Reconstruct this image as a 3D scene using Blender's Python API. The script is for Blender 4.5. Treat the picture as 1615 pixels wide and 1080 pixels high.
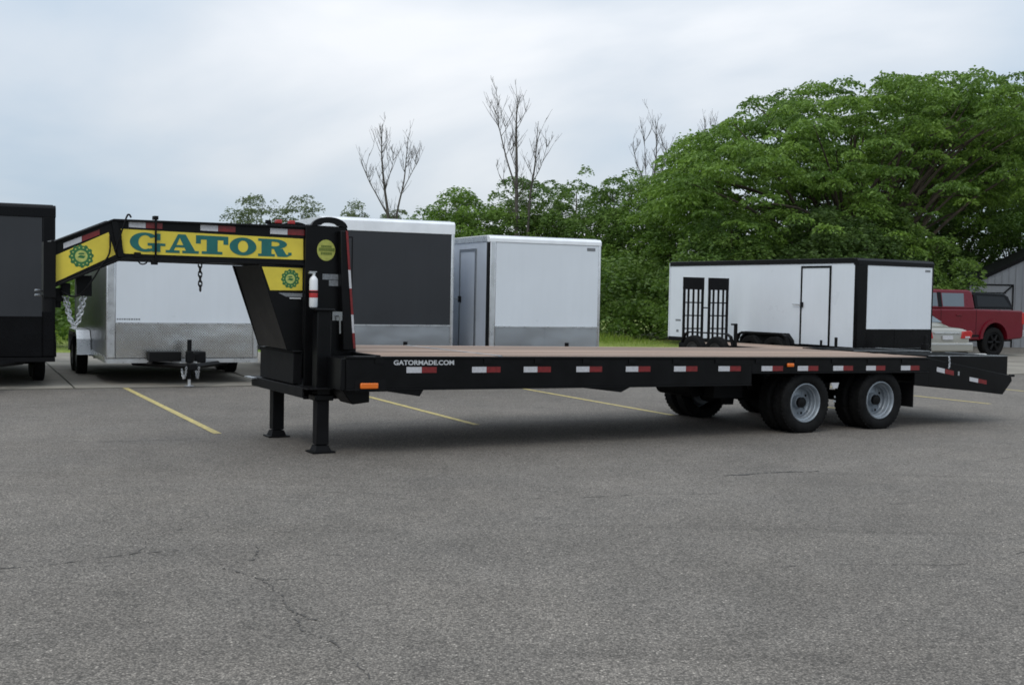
import bpy, bmesh, math, random
import numpy as np
from mathutils import Vector, Matrix
R = math.radians
scene = bpy.context.scene
for o in list(bpy.data.objects):
    bpy.data.objects.remove(o)
col = scene.collection

# ------------------------------------------------------------------ camera
CAM_H, PITCH, ROLL, FPX = 1.6287, 0.0395, 0.0187, 1871.38
cd = bpy.data.cameras.new('camera')
cd.sensor_width = 36.0
cd.lens = FPX / 1615.0 * 36.0
cd.clip_start = 0.1
cd.clip_end = 3000
camera = bpy.data.objects.new('camera', cd)
col.objects.link(camera)
fw = Vector((0, math.cos(PITCH), -math.sin(PITCH)))
up = Vector((0, math.sin(PITCH), math.cos(PITCH)))
rt = Vector((1, 0, 0))
r2 = rt * math.cos(ROLL) + up * math.sin(ROLL)
u2 = -rt * math.sin(ROLL) + up * math.cos(ROLL)
M = Matrix((r2, u2, -fw)).transposed().to_4x4()
M.translation = (0, 0, CAM_H)
camera.matrix_world = M
scene.camera = camera

# ------------------------------------------------------------------ sky (overcast) and sun
SUN_AZ, SUN_EL = R(-158), R(50)          # azimuth measured from +Y (view) towards +X
world = bpy.data.worlds.new('World')
scene.world = world
world.use_nodes = True
wn, wl = world.node_tree.nodes, world.node_tree.links
wn.clear()
w_out = wn.new('ShaderNodeOutputWorld')
w_bg = wn.new('ShaderNodeBackground')
w_sky = wn.new('ShaderNodeTexSky')
w_sky.sky_type = 'NISHITA'
w_sky.sun_disc = False
w_sky.sun_elevation = SUN_EL
w_sky.sun_rotation = SUN_AZ
w_tc = wn.new('ShaderNodeTexCoord')
w_map = wn.new('ShaderNodeMapping')
w_map.inputs['Location'].default_value = (-4.6768, -0.4333, 2.5338)
w_map.inputs['Scale'].default_value = (1.0, 1.0, 2.6)
w_no = wn.new('ShaderNodeTexNoise')
w_no.inputs['Scale'].default_value = 1.9
w_no.inputs['Detail'].default_value = 6
w_no.inputs['Roughness'].default_value = 0.47
w_no.inputs['Distortion'].default_value = 0.35
w_rp = wn.new('ShaderNodeValToRGB')
cr_ = w_rp.color_ramp
cr_.elements[0].position = 0.41; cr_.elements[0].color = (0.50, 0.61, 0.73, 1)
cr_.elements[1].position = 0.64; cr_.elements[1].color = (0.90, 0.92, 0.95, 1)
e_ = cr_.elements.new(0.53); e_.color = (0.70, 0.755, 0.82, 1)
w_sc = wn.new('ShaderNodeMix'); w_sc.data_type = 'RGBA'; w_sc.blend_type = 'MULTIPLY'
w_sc.inputs[0].default_value = 1.0
w_sc.inputs[7].default_value = (0.10, 0.10, 0.10, 1)
w_mx = wn.new('ShaderNodeMix'); w_mx.data_type = 'RGBA'
w_mx.inputs[0].default_value = 0.90
wl.new(w_tc.outputs['Generated'], w_map.inputs['Vector'])
wl.new(w_map.outputs['Vector'], w_no.inputs['Vector'])
wl.new(w_no.outputs['Fac'], w_rp.inputs['Fac'])
wl.new(w_sky.outputs['Color'], w_sc.inputs[6])
wl.new(w_sc.outputs[2], w_mx.inputs[6])
wl.new(w_rp.outputs['Color'], w_mx.inputs[7])
w_sep = wn.new('ShaderNodeSeparateXYZ')
wl.new(w_tc.outputs['Generated'], w_sep.inputs[0])
w_el = wn.new('ShaderNodeMapRange'); w_el.inputs['From Min'].default_value = 0.0; w_el.inputs['From Max'].default_value = 1.0
w_el.inputs['To Min'].default_value = 0.93; w_el.inputs['To Max'].default_value = 1.75
wl.new(w_sep.outputs['Z'], w_el.inputs['Value'])
w_vm = wn.new('ShaderNodeVectorMath'); w_vm.operation = 'SCALE'
wl.new(w_mx.outputs[2], w_vm.inputs[0]); wl.new(w_el.outputs['Result'], w_vm.inputs['Scale'])
wl.new(w_vm.outputs[0], w_bg.inputs['Color'])
w_bg.inputs['Strength'].default_value = 1.05
wl.new(w_bg.outputs['Background'], w_out.inputs['Surface'])

sd_ = bpy.data.lights.new('sun', 'SUN')
sd_.energy = 0.8
sd_.angle = R(22)
sd_.color = (1.0, 0.97, 0.92)
sun = bpy.data.objects.new('sun', sd_)
col.objects.link(sun)
sdir = Vector((math.sin(SUN_AZ) * math.cos(SUN_EL), math.cos(SUN_AZ) * math.cos(SUN_EL), math.sin(SUN_EL)))
sun.rotation_euler = sdir.to_track_quat('Z', 'Y').to_euler()
sun.location = (-20, -10, 30)

vs_ = scene.view_settings
vs_.view_transform = 'Standard'
vs_.look = 'None'
vs_.exposure = -0.04
vs_.gamma = 1.0
vs_.use_curve_mapping = False
scene.cycles.pixel_filter_type = 'BLACKMAN_HARRIS'
scene.cycles.filter_width = 1.7

# ------------------------------------------------------------------ materials
MATS = {}
def pmat(name, c, rough=0.5, metal=0.0, var=0.0, vscale=3.0, bump=0.0, bscale=40.0, coat=0.0, spec=0.5, c2=None, detail=4):
    m = bpy.data.materials.new(name)
    m.use_nodes = True
    n, l = m.node_tree.nodes, m.node_tree.links
    b = n['Principled BSDF']
    b.inputs['Base Color'].default_value = (*c, 1)
    b.inputs['Roughness'].default_value = rough
    b.inputs['Metallic'].default_value = metal
    b.inputs['Coat Weight'].default_value = coat
    b.inputs['Specular IOR Level'].default_value = spec
    tc = n.new('ShaderNodeTexCoord')
    if var > 0:
        no = n.new('ShaderNodeTexNoise')
        no.inputs['Scale'].default_value = vscale
        no.inputs['Detail'].default_value = detail
        l.new(tc.outputs['Object'], no.inputs['Vector'])
        mx = n.new('ShaderNodeMix'); mx.data_type = 'RGBA'
        d = c2 if c2 else tuple(max(0, x * (1 - var)) for x in c)
        e = c if c2 else tuple(min(1, x * (1 + var)) for x in c)
        mx.inputs[6].default_value = (*d, 1)
        mx.inputs[7].default_value = (*e, 1)
        mr = n.new('ShaderNodeMapRange')
        mr.inputs['From Min'].default_value = 0.3
        mr.inputs['From Max'].default_value = 0.7
        l.new(no.outputs['Fac'], mr.inputs['Value'])
        l.new(mr.outputs['Result'], mx.inputs[0])
        l.new(mx.outputs[2], b.inputs['Base Color'])
        rr = n.new('ShaderNodeMapRange')
        rr.inputs['To Min'].default_value = max(0.02, rough - 0.10)
        rr.inputs['To Max'].default_value = min(1.0, rough + 0.12)
        l.new(no.outputs['Fac'], rr.inputs['Value'])
        l.new(rr.outputs['Result'], b.inputs['Roughness'])
    if bump > 0:
        nb = n.new('ShaderNodeTexNoise')
        nb.inputs['Scale'].default_value = bscale
        nb.inputs['Detail'].default_value = 3
        l.new(tc.outputs['Object'], nb.inputs['Vector'])
        bp = n.new('ShaderNodeBump')
        bp.inputs['Strength'].default_value = bump
        bp.inputs['Distance'].default_value = 0.02
        l.new(nb.outputs['Fac'], bp.inputs['Height'])
        l.new(bp.outputs['Normal'], b.inputs['Normal'])
    MATS[name] = m
    return m

pmat('black_paint', (0.0032, 0.0033, 0.0037), 0.34, spec=0.17, var=0.35, vscale=4, bump=0.03, bscale=18)
pmat('black_satin', (0.0050, 0.0050, 0.0055), 0.55, spec=0.14, var=0.3, vscale=6)
pmat('black_gloss', (0.0035, 0.0035, 0.0042), 0.25, spec=0.14, var=0.2, vscale=3, bump=0.02, bscale=2)
pmat('rubber', (0.0075, 0.0075, 0.0075), 0.78, spec=0.15, var=0.45, vscale=14)
pmat('rim_paint', (0.25, 0.28, 0.31), 0.45, metal=0.4, var=0.15, vscale=9)
pmat('dark_hub', (0.05, 0.05, 0.05), 0.5, metal=0.3)
pmat('galvanised', (0.42, 0.44, 0.45), 0.42, metal=0.8, var=0.2, vscale=20)
pmat('chain_metal', (0.62, 0.64, 0.66), 0.35, metal=0.75, var=0.2, vscale=30)
pmat('decal_yellow', (0.66, 0.53, 0.05), 0.42, var=0.10, vscale=5)
pmat('decal_green', (0.004, 0.115, 0.105), 0.42, var=0.12, vscale=8)
pmat('emblem_green', (0.02, 0.13, 0.035), 0.45, var=0.2, vscale=30)
pmat('emblem_pale', (0.42, 0.47, 0.12), 0.45, var=0.2, vscale=40)
pmat('sticker_lime', (0.36, 0.38, 0.075), 0.45, var=0.12, vscale=25)
pmat('sticker_olive', (0.12, 0.16, 0.02), 0.5)
pmat('sticker_grey', (0.17, 0.18, 0.19), 0.5, var=0.3, vscale=60)
pmat('tape_white', (0.50, 0.50, 0.52), 0.35, var=0.12, vscale=40)
pmat('tape_red', (0.17, 0.010, 0.011), 0.35, var=0.25, vscale=30)
pmat('letter_white', (0.50, 0.51, 0.52), 0.5)
pmat('amber', (0.75, 0.16, 0.012), 0.22, coat=0.4)
pmat('red_lens', (0.42, 0.012, 0.012), 0.2, coat=0.4)
pmat('ext_white', (0.78, 0.79, 0.80), 0.3)
pmat('ext_red', (0.45, 0.03, 0.03), 0.4)
pmat('white_panel', (0.69, 0.73, 0.77), 0.30, var=0.03, vscale=1.2, bump=0.14, bscale=1.1)
pmat('charcoal_panel', (0.030, 0.032, 0.036), 0.35, spec=.35, var=0.08, vscale=1.2, bump=0.06, bscale=1.3)
pmat('smoke_panel', (0.21, 0.215, 0.22), 0.32, metal=0.1, var=0.15, vscale=2, bump=0.1, bscale=2)
pmat('silver_side', (0.62, 0.66, 0.72), 0.34, metal=0.35, var=0.06, vscale=1.5, bump=0.05, bscale=1.5)
pmat('roof_silver', (0.85, 0.87, 0.89), 0.35, metal=0.15, var=0.08, vscale=3)
pmat('alu_trim', (0.66, 0.67, 0.68), 0.28, metal=0.85, var=0.1, vscale=6)
pmat('chrome_dark', (0.30, 0.31, 0.32), 0.2, metal=0.9)
pmat('concrete', (0.235, 0.215, 0.18), 0.9, var=0.22, vscale=0.9, bump=0.15, bscale=60, detail=8)
pmat('joint_dirt', (0.06, 0.065, 0.045), 0.95, var=0.4, vscale=8)
pmat('line_yellow', (0.62, 0.50, 0.17), 0.75, var=0.55, vscale=14, c2=(0.30, 0.25, 0.12), detail=8)
pmat('crack_dark', (0.068, 0.063, 0.058), 0.95, var=0.3, vscale=20)
pmat('truck_red', (0.125, 0.004, 0.012), 0.3, spec=.3, coat=0.08, var=0.05, vscale=3)
pmat('car_champagne', (0.36, 0.35, 0.31), 0.3, metal=0.4, coat=0.4)
pmat('glass_dark', (0.006, 0.007, 0.008), 0.1, spec=0.3)
pmat('glass_pale', (0.10, 0.125, 0.145), 0.08, spec=0.9)
pmat('plastic_black', (0.006, 0.006, 0.0065), 0.6, spec=0.15)
pmat('building_metal', (0.27, 0.28, 0.30), 0.5, metal=0.2, var=0.06, vscale=2)
pmat('bark', (0.075, 0.058, 0.043), 0.95, var=0.4, vscale=5, bump=0.5, bscale=14)
pmat('bark_dead', (0.085, 0.075, 0.066), 0.95, var=0.35, vscale=5)
pmat('kerb_white', (0.62, 0.62, 0.60), 0.8, var=0.15, vscale=4)

def streaks(name, amount):
    m = MATS[name]; n, l = m.node_tree.nodes, m.node_tree.links
    b = n['Principled BSDF']; src = b.inputs['Base Color'].links[0].from_socket
    tc = n.new('ShaderNodeTexCoord'); mp = n.new('ShaderNodeMapping'); mp.inputs['Scale'].default_value = (5, 5, .35)
    no = n.new('ShaderNodeTexNoise'); no.inputs['Scale'].default_value = 2.2; no.inputs['Detail'].default_value = 6
    l.new(tc.outputs['Object'], mp.inputs['Vector']); l.new(mp.outputs['Vector'], no.inputs['Vector'])
    mr = n.new('ShaderNodeMapRange'); mr.inputs['From Min'].default_value = .45; mr.inputs['From Max'].default_value = .8
    mr.inputs['To Min'].default_value = 1.0; mr.inputs['To Max'].default_value = 1 - amount
    l.new(no.outputs['Fac'], mr.inputs['Value'])
    vm = n.new('ShaderNodeVectorMath'); vm.operation = 'SCALE'
    l.new(src, vm.inputs[0]); l.new(mr.outputs['Result'], vm.inputs['Scale']); l.new(vm.outputs[0], b.inputs['Base Color'])
for nm, am in (('white_panel', .025), ('silver_side', .06), ('charcoal_panel', .06), ('smoke_panel', .5), ('building_metal', .1)): streaks(nm, am)

def wood_mat(name, c, c2):
    m = bpy.data.materials.new(name); m.use_nodes = True
    n, l = m.node_tree.nodes, m.node_tree.links
    b = n['Principled BSDF']; b.inputs['Roughness'].default_value = 0.8
    tc = n.new('ShaderNodeTexCoord'); mp = n.new('ShaderNodeMapping')
    mp.inputs['Scale'].default_value = (0.6, 26, 26)
    no = n.new('ShaderNodeTexNoise'); no.inputs['Scale'].default_value = 1.6; no.inputs['Detail'].default_value = 7
    oi = n.new('ShaderNodeObjectInfo')
    add = n.new('ShaderNodeVectorMath'); add.operation = 'ADD'
    l.new(tc.outputs['Object'], mp.inputs['Vector'])
    l.new(mp.outputs['Vector'], add.inputs[0]); l.new(oi.outputs['Random'], add.inputs[1])
    l.new(add.outputs[0], no.inputs['Vector'])
    mx = n.new('ShaderNodeMix'); mx.data_type = 'RGBA'
    mx.inputs[6].default_value = (*c, 1); mx.inputs[7].default_value = (*c2, 1)
    l.new(no.outputs['Fac'], mx.inputs[0])
    hv = n.new('ShaderNodeHueSaturation')
    mr = n.new('ShaderNodeMapRange'); mr.inputs['To Min'].default_value = 0.62; mr.inputs['To Max'].default_value = 1.25
    l.new(oi.outputs['Random'], mr.inputs['Value']); l.new(mr.outputs['Result'], hv.inputs['Value'])
    l.new(mx.outputs[2], hv.inputs['Color']); l.new(hv.outputs['Color'], b.inputs['Base Color'])
    MATS[name] = m
wood_mat('deck_wood', (0.20, 0.125, 0.088), (0.46, 0.345, 0.27))

def tread_mat(name, c, metal=0.85):
    m = bpy.data.materials.new(name); m.use_nodes = True
    n, l = m.node_tree.nodes, m.node_tree.links
    b = n['Principled BSDF']
    b.inputs['Base Color'].default_value = (*c, 1); b.inputs['Metallic'].default_value = metal
    b.inputs['Roughness'].default_value = 0.19
    tc = n.new('ShaderNodeTexCoord')
    mp = n.new('ShaderNodeMapping'); mp.inputs['Rotation'].default_value = (0, R(45), 0)
    l.new(tc.outputs['Object'], mp.inputs['Vector'])
    wv = n.new('ShaderNodeTexWave'); wv.inputs['Scale'].default_value = 10; wv.bands_direction = 'X'
    wv2 = n.new('ShaderNodeTexWave'); wv2.inputs['Scale'].default_value = 10; wv2.bands_direction = 'Z'
    l.new(mp.outputs['Vector'], wv.inputs['Vector']); l.new(mp.outputs['Vector'], wv2.inputs['Vector'])
    mu = n.new('ShaderNodeMath'); mu.operation = 'MULTIPLY'
    l.new(wv.outputs['Fac'], mu.inputs[0]); l.new(wv2.outputs['Fac'], mu.inputs[1])
    no = n.new('ShaderNodeTexNoise'); no.inputs['Scale'].default_value = 1.6; no.inputs['Detail'].default_value = 2
    l.new(tc.outputs['Object'], no.inputs['Vector'])
    ad = n.new('ShaderNodeMath'); ad.operation = 'MULTIPLY_ADD'; ad.inputs[1].default_value = 22.0
    l.new(no.outputs['Fac'], ad.inputs[0]); l.new(mu.outputs[0], ad.inputs[2])
    bp = n.new('ShaderNodeBump'); bp.inputs['Strength'].default_value = 0.15; bp.inputs['Distance'].default_value = 0.006
    l.new(ad.outputs[0], bp.inputs['Height']); l.new(bp.outputs['Normal'], b.inputs['Normal'])
    MATS[name] = m
tread_mat('treadplate', (0.62, 0.61, 0.59), .95)
tread_mat('treadplate_dull', (0.40, 0.42, 0.44), 0.7)

def asphalt_mat():
    m = bpy.data.materials.new('asphalt'); m.use_nodes = True
    n, l = m.node_tree.nodes, m.node_tree.links
    b = n['Principled BSDF']; b.inputs['Roughness'].default_value = 0.88
    b.inputs['Specular IOR Level'].default_value = 0.35
    tc = n.new('ShaderNodeTexCoord')
    def noise(scale, detail, rough=0.55):
        x = n.new('ShaderNodeTexNoise'); x.inputs['Scale'].default_value = scale
        x.inputs['Detail'].default_value = detail; x.inputs['Roughness'].default_value = rough
        l.new(tc.outputs['Object'], x.inputs['Vector']); return x.outputs['Fac']
    def mrange(s, a, b_, c, d):
        x = n.new('ShaderNodeMapRange'); x.inputs['From Min'].default_value = a; x.inputs['From Max'].default_value = b_
        x.inputs['To Min'].default_value = c; x.inputs['To Max'].default_value = d
        l.new(s, x.inputs['Value']); return x.outputs['Result']
    def math2(op, a, b_):
        x = n.new('ShaderNodeMath'); x.operation = op
        for i, s in enumerate((a, b_)):
            if isinstance(s, (int, float)): x.inputs[i].default_value = s
            else: l.new(s, x.inputs[i])
        return x.outputs[0]
    vo = n.new('ShaderNodeTexVoronoi'); vo.inputs['Scale'].default_value = 95
    l.new(tc.outputs['Object'], vo.inputs['Vector'])
    sp = n.new('ShaderNodeSeparateColor'); l.new(vo.outputs['Color'], sp.inputs[0])
    stones = mrange(sp.outputs[0], 0.0, 1.0, 0.52, 1.5)
    gap = mrange(vo.outputs['Distance'], 0.15, 0.62, 1.08, 0.55)
    bright = mrange(sp.outputs[1], 0.93, 1.0, 1.0, 1.9)
    fine = mrange(noise(230, 2), 0.25, 0.75, 0.7, 1.3)
    large = mrange(noise(0.28, 7, 0.62), 0.3, 0.7, 0.78, 1.16)
    mid = mrange(noise(2.3, 8, 0.7), 0.28, 0.72, 0.84, 1.12)
    v = math2('MULTIPLY', stones, gap); v = math2('MULTIPLY', v, bright); v = math2('MULTIPLY', v, fine)
    v = math2('MULTIPLY', v, large); v = math2('MULTIPLY', v, mid)
    spots = mrange(noise(0.9, 4, 0.55), 0.66, 0.76, 1.0, 0.70)
    v = math2('MULTIPLY', v, spots)
    mp2 = n.new('ShaderNodeMapping'); mp2.inputs['Rotation'].default_value = (0, 0, R(-27)); mp2.inputs['Scale'].default_value = (.16, 2.6, 1)
    l.new(tc.outputs['Object'], mp2.inputs['Vector'])
    sn = n.new('ShaderNodeTexNoise'); sn.inputs['Scale'].default_value = 1.0; sn.inputs['Detail'].default_value = 6
    l.new(mp2.outputs['Vector'], sn.inputs['Vector'])
    v = math2('MULTIPLY', v, mrange(sn.outputs['Fac'], 0.60, 0.74, 1.0, 0.80))
    hue = n.new('ShaderNodeMix'); hue.data_type = 'RGBA'
    hue.inputs[6].default_value = (0.229, 0.203, 0.172, 1); hue.inputs[7].default_value = (0.215, 0.196, 0.173, 1)
    l.new(noise(0.9, 3), hue.inputs[0])
    mx = n.new('ShaderNodeVectorMath'); mx.operation = 'SCALE'
    l.new(hue.outputs[2], mx.inputs[0]); l.new(v, mx.inputs['Scale'])
    l.new(mx.outputs[0], b.inputs['Base Color'])
    bp = n.new('ShaderNodeBump'); bp.inputs['Strength'].default_value = 0.55; bp.inputs['Distance'].default_value = 0.004
    l.new(vo.outputs['Distance'], bp.inputs['Height']); bp.invert = True
    l.new(bp.outputs['Normal'], b.inputs['Normal'])
    MATS['asphalt'] = m
asphalt_mat()

def grass_ground():
    m = bpy.data.materials.new('grass_ground'); m.use_nodes = True
    n, l = m.node_tree.nodes, m.node_tree.links
    b = n['Principled BSDF']; b.inputs['Roughness'].default_value = 0.95
    tc = n.new('ShaderNodeTexCoord')
    no = n.new('ShaderNodeTexNoise'); no.inputs['Scale'].default_value = 1.2; no.inputs['Detail'].default_value = 9
    l.new(tc.outputs['Object'], no.inputs['Vector'])
    rp = n.new('ShaderNodeValToRGB')
    rp.color_ramp.elements[0].position = 0.3; rp.color_ramp.elements[0].color = (0.11, 0.17, 0.022, 1)
    rp.color_ramp.elements[1].position = 0.7; rp.color_ramp.elements[1].color = (0.26, 0.30, 0.05, 1)
    l.new(no.outputs['Fac'], rp.inputs['Fac']); l.new(rp.outputs['Color'], b.inputs['Base Color'])
    MATS['grass_ground'] = m
grass_ground()

def leaf_mat(name, c_dark, c_light, transl=0.35):
    m = bpy.data.materials.new(name); m.use_nodes = True
    n, l = m.node_tree.nodes, m.node_tree.links
    b = n['Principled BSDF']; b.inputs['Roughness'].default_value = 0.55
    at = n.new('ShaderNodeAttribute'); at.attribute_name = 'tone'
    mx = n.new('ShaderNodeMix'); mx.data_type = 'RGBA'
    mx.inputs[6].default_value = (*c_dark, 1); mx.inputs[7].default_value = (*c_light, 1)
    l.new(at.outputs['Fac'], mx.inputs[0])
    l.new(mx.outputs[2], b.inputs['Base Color'])
    tr = n.new('ShaderNodeBsdfTranslucent'); l.new(mx.outputs[2], tr.inputs['Color'])
    ms = n.new('ShaderNodeMixShader'); ms.inputs[0].default_value = transl
    l.new(b.outputs[0], ms.inputs[1]); l.new(tr.outputs[0], ms.inputs[2])
    l.new(ms.outputs[0], n['Material Output'].inputs['Surface'])
    MATS[name] = m
leaf_mat('leaf_bright', (0.062, 0.135, 0.013), (0.200, 0.330, 0.042), .3)
leaf_mat('leaf_mid', (0.056, 0.120, 0.017), (0.165, 0.270, 0.042), .3)
leaf_mat('leaf_dark', (0.042, 0.090, 0.016), (0.112, 0.190, 0.034), .28)
leaf_mat('leaf_grey', (0.085, 0.115, 0.055), (0.17, 0.22, 0.09))
leaf_mat('leaf_grass', (0.12, 0.20, 0.022), (0.27, 0.36, 0.05))

# ------------------------------------------------------------------ mesh helpers
def tag(o, label=None, cat=None, group=None, kind=None):
    if label: o['label'] = label
    if cat: o['category'] = cat
    if group: o['group'] = group
    if kind: o['kind'] = kind
    return o
def empty(name, loc, rz=0.0):
    o = bpy.data.objects.new(name, None)
    o.empty_display_size = 0.2
    o.location = loc; o.rotation_euler = (0, 0, rz)
    col.objects.link(o)
    return o

class MB:
    def __init__(s):
        s.v, s.f, s.m = [], [], []
    def add(s, vs, fs, mi=0):
        k = len(s.v); s.v += [tuple(p) for p in vs]
        for f in fs:
            s.f.append([i + k for i in f]); s.m.append(mi)
        return s
    def box(s, x0, x1, y0, y1, z0, z1, mi=0):
        return s.add([(x0,y0,z0),(x1,y0,z0),(x1,y1,z0),(x0,y1,z0),(x0,y0,z1),(x1,y0,z1),(x1,y1,z1),(x0,y1,z1)],
                     [(0,3,2,1),(4,5,6,7),(0,1,5,4),(1,2,6,5),(2,3,7,6),(3,0,4,7)], mi)
    def prism(s, poly, a, b, axis='y', mi=0):
        """poly in the two other axes (x,z for 'y'; y,z for 'x'; x,y for 'z'); a, b numbers or functions of the first coord"""
        n = len(poly)
        def P(p, t):
            t = t(p[0]) if callable(t) else t
            return (p[0], t, p[1]) if axis == 'y' else ((t, p[0], p[1]) if axis == 'x' else (p[0], p[1], t))
        vs = [P(p, a) for p in poly] + [P(p, b) for p in poly]
        fs = [tuple(range(n))[::-1], tuple(range(n, 2 * n))] + [(i, (i + 1) % n, n + (i + 1) % n, n + i) for i in range(n)]
        return s.add(vs, fs, mi)
    def frame(s, p0, p1):
        d = (Vector(p1) - Vector(p0)).normalized()
        a = d.cross(Vector((0, 0, 1)))
        if a.length < 1e-4: a = Vector((1, 0, 0))
        a.normalize()
        return a, d.cross(a).normalized()
    def cyl(s, p0, p1, r0, r1=None, n=12, mi=0, cap=True):
        r1 = r0 if r1 is None else r1
        a, b = s.frame(p0, p1); p0, p1 = Vector(p0), Vector(p1)
        vs = []
        for p, r in ((p0, r0), (p1, r1)):
            for i in range(n):
                t = 2 * math.pi * i / n
                vs.append(p + (a * math.cos(t) + b * math.sin(t)) * r)
        fs = [(i, (i + 1) % n, n + (i + 1) % n, n + i) for i in range(n)]
        if cap: fs += [tuple(range(n))[::-1], tuple(range(n, 2 * n))]
        return s.add(vs, fs, mi)
    def tube(s, path, r, n=8, mi=0, closed=False):
        path = [Vector(p) for p in path]; k = len(path); vs = []
        for j, p in enumerate(path):
            if closed: q0, q1 = path[j - 1], path[(j + 1) % k]
            else: q0, q1 = path[max(0, j - 1)], path[min(k - 1, j + 1)]
            a, b = s.frame(q0, q1)
            rr = r[j] if isinstance(r, (list, tuple)) else r
            for i in range(n):
                t = 2 * math.pi * i / n
                vs.append(p + (a * math.cos(t) + b * math.sin(t)) * rr)
        fs = []
        for j in range(k if closed else k - 1):
            j2 = (j + 1) % k
            for i in range(n):
                fs.append((j * n + i, j * n + (i + 1) % n, j2 * n + (i + 1) % n, j2 * n + i))
        if not closed:
            fs += [tuple(range(n))[::-1], tuple(range((k - 1) * n, k * n))]
        return s.add(vs, fs, mi)
    def lathe(s, prof, c=(0, 0, 0), n=40, axis='y', mi=0):
        """prof: list of (radius, offset along axis), revolved round the axis through c"""
        vs, fs, k = [], [], len(prof)
        for i in range(n):
            t = 2 * math.pi * i / n
            for r, a in prof:
                x, z = r * math.cos(t), r * math.sin(t)
                if axis == 'y': vs.append((c[0] + x, c[1] + a, c[2] + z))
                elif axis == 'x': vs.append((c[0] + a, c[1] + x, c[2] + z))
                else: vs.append((c[0] + x, c[1] + z, c[2] + a))
        for i in range(n):
            j = (i + 1) % n
            for q in range(k - 1):
                fs.append((i * k + q, j * k + q, j * k + q + 1, i * k + q + 1))
        return s.add(vs, fs, mi)
    def build(s, name, mat, parent=None, shear=0.0, bevel=0.0, smooth=False, fixn=True, angle=35, seg=2):
        me = bpy.data.meshes.new(name)
        vs = [(x, y, z - shear * x) for x, y, z in s.v] if shear else s.v
        me.from_pydata(vs, [], s.f)
        for mm in (mat if isinstance(mat, (list, tuple)) else [mat]):
            me.materials.append(MATS[mm])
        me.polygons.foreach_set('material_index', s.m)
        if fixn:
            bm = bmesh.new(); bm.from_mesh(me)
            bmesh.ops.recalc_face_normals(bm, faces=bm.faces)
            bm.to_mesh(me); bm.free()
        if smooth or bevel:
            me.polygons.foreach_set('use_smooth', [True] * len(me.polygons))
            me.set_sharp_from_angle(angle=R(angle))
        me.update()
        o = bpy.data.objects.new(name, me)
        col.objects.link(o)
        o.parent = parent
        if bevel:
            bv = o.modifiers.new('bevel', 'BEVEL'); bv.width = bevel; bv.segments = seg
            bv.limit_method = 'ANGLE'; bv.angle_limit = R(40)
        return o
def box(name, mat, parent, *a, **k): return MB().box(*a).build(name, mat, parent, **k)
def dup(o, parent, loc=None, rot=None):
    c = o.copy(); col.objects.link(c); c.parent = parent
    if loc is not None: c.location = loc
    if rot is not None: c.rotation_euler = rot
    for ch in list(o.children): dup(ch, c)
    return c

# lot frame: u along the row of stalls, v away from the camera
TH = R(25.0); LO = Vector((-8.01, 18.54, 0))
UU = Vector((math.cos(TH), math.sin(TH), 0)); VV = Vector((-math.sin(TH), math.cos(TH), 0))
def lot(u, v, z=0.0): return LO + UU * u + VV * v + Vector((0, 0, z))

# ------------------------------------------------------------------ ground
def sheet(name, pts, mat, parent=None, z=None):
    m = MB(); m.add([(p[0], p[1], p[2] if z is None else z) for p in pts], [tuple(range(len(pts)))])
    o = m.build(name, mat, parent, fixn=False)
    return o
g = sheet('terrain', [(-900, -300, -0.03), (900, -300, -0.03), (900, 1500, -0.03), (-900, 1500, -0.03)], 'grass_ground')
tag(g, kind='structure')
lot_o = sheet('asphalt_lot', [(-70, -60, 0), (90, -60, 0), lot(110, 14), lot(22.6, 14), lot(22.6, 5), lot(-70, 5)], 'asphalt')
tag(lot_o, kind='structure')
apron = sheet('concrete_apron', [lot(-60, 0, .004), lot(60, 0, .004), lot(60, 8.2, .004), lot(22.0, 8.2, .004), lot(22.0, 11, .004), lot(-60, 11, .004)], 'joint_dirt')
tag(apron, kind='structure')
rnd = random.Random(4)
us = [1.1 + 3.2 * k for k in range(-6, 17)]
for i in range(len(us) - 1):
    for (v0, v1) in ((0.0, 3.7), (3.7, 7.4), (7.4, 8.18 if us[i] > 21 else 11.0)):
        a, b, g_ = us[i], us[i + 1], 0.018
        j = lambda: rnd.uniform(-.004, .004)
        m = MB()
        pts = [lot(a + g_ + j(), v0 + g_), lot(b - g_ + j(), v0 + g_), lot(b - g_ + j(), v1 - g_), lot(a + g_ + j(), v1 - g_)]
        z1 = 0.014 + rnd.uniform(0, .004)
        m.add([(p.x, p.y, 0.0045) for p in pts] + [(p.x, p.y, z1) for p in pts],
              [(4, 5, 6, 7), (0, 1, 5, 4), (1, 2, 6, 5), (2, 3, 7, 6), (3, 0, 4, 7)])
        m.build('concrete_slab', 'concrete', apron)

def stripe(name, pts, w, mat, z, jit=0.0, parent=None, seed=0, n=1):
    rr = random.Random(seed); P = []
    for a, b in zip(pts[:-1], pts[1:]):
        for k in range(n): P.append(Vector(a) + (Vector(b) - Vector(a)) * k / n)
    P.append(Vector(pts[-1]))
    vs = []
    for i, p in enumerate(P):
        d = (P[min(i + 1, len(P) - 1)] - P[max(i - 1, 0)]).normalized()
        nn = Vector((-d.y, d.x)); off = nn * rr.uniform(-jit, jit) * 2.2
        ww = w * .85 * (rr.uniform(.05, 1.3) if jit else rr.uniform(.96, 1.04))
        vs += [(*(p + off + nn * ww / 2), z), (*(p + off - nn * ww / 2), z)]
    m = MB(); m.add(vs, [(2 * i, 2 * i + 1, 2 * i + 3, 2 * i + 2) for i in range(len(P) - 1) if not (jit and rr.random() < .3)])
    return m.build(name, mat, parent, fixn=False)
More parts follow.
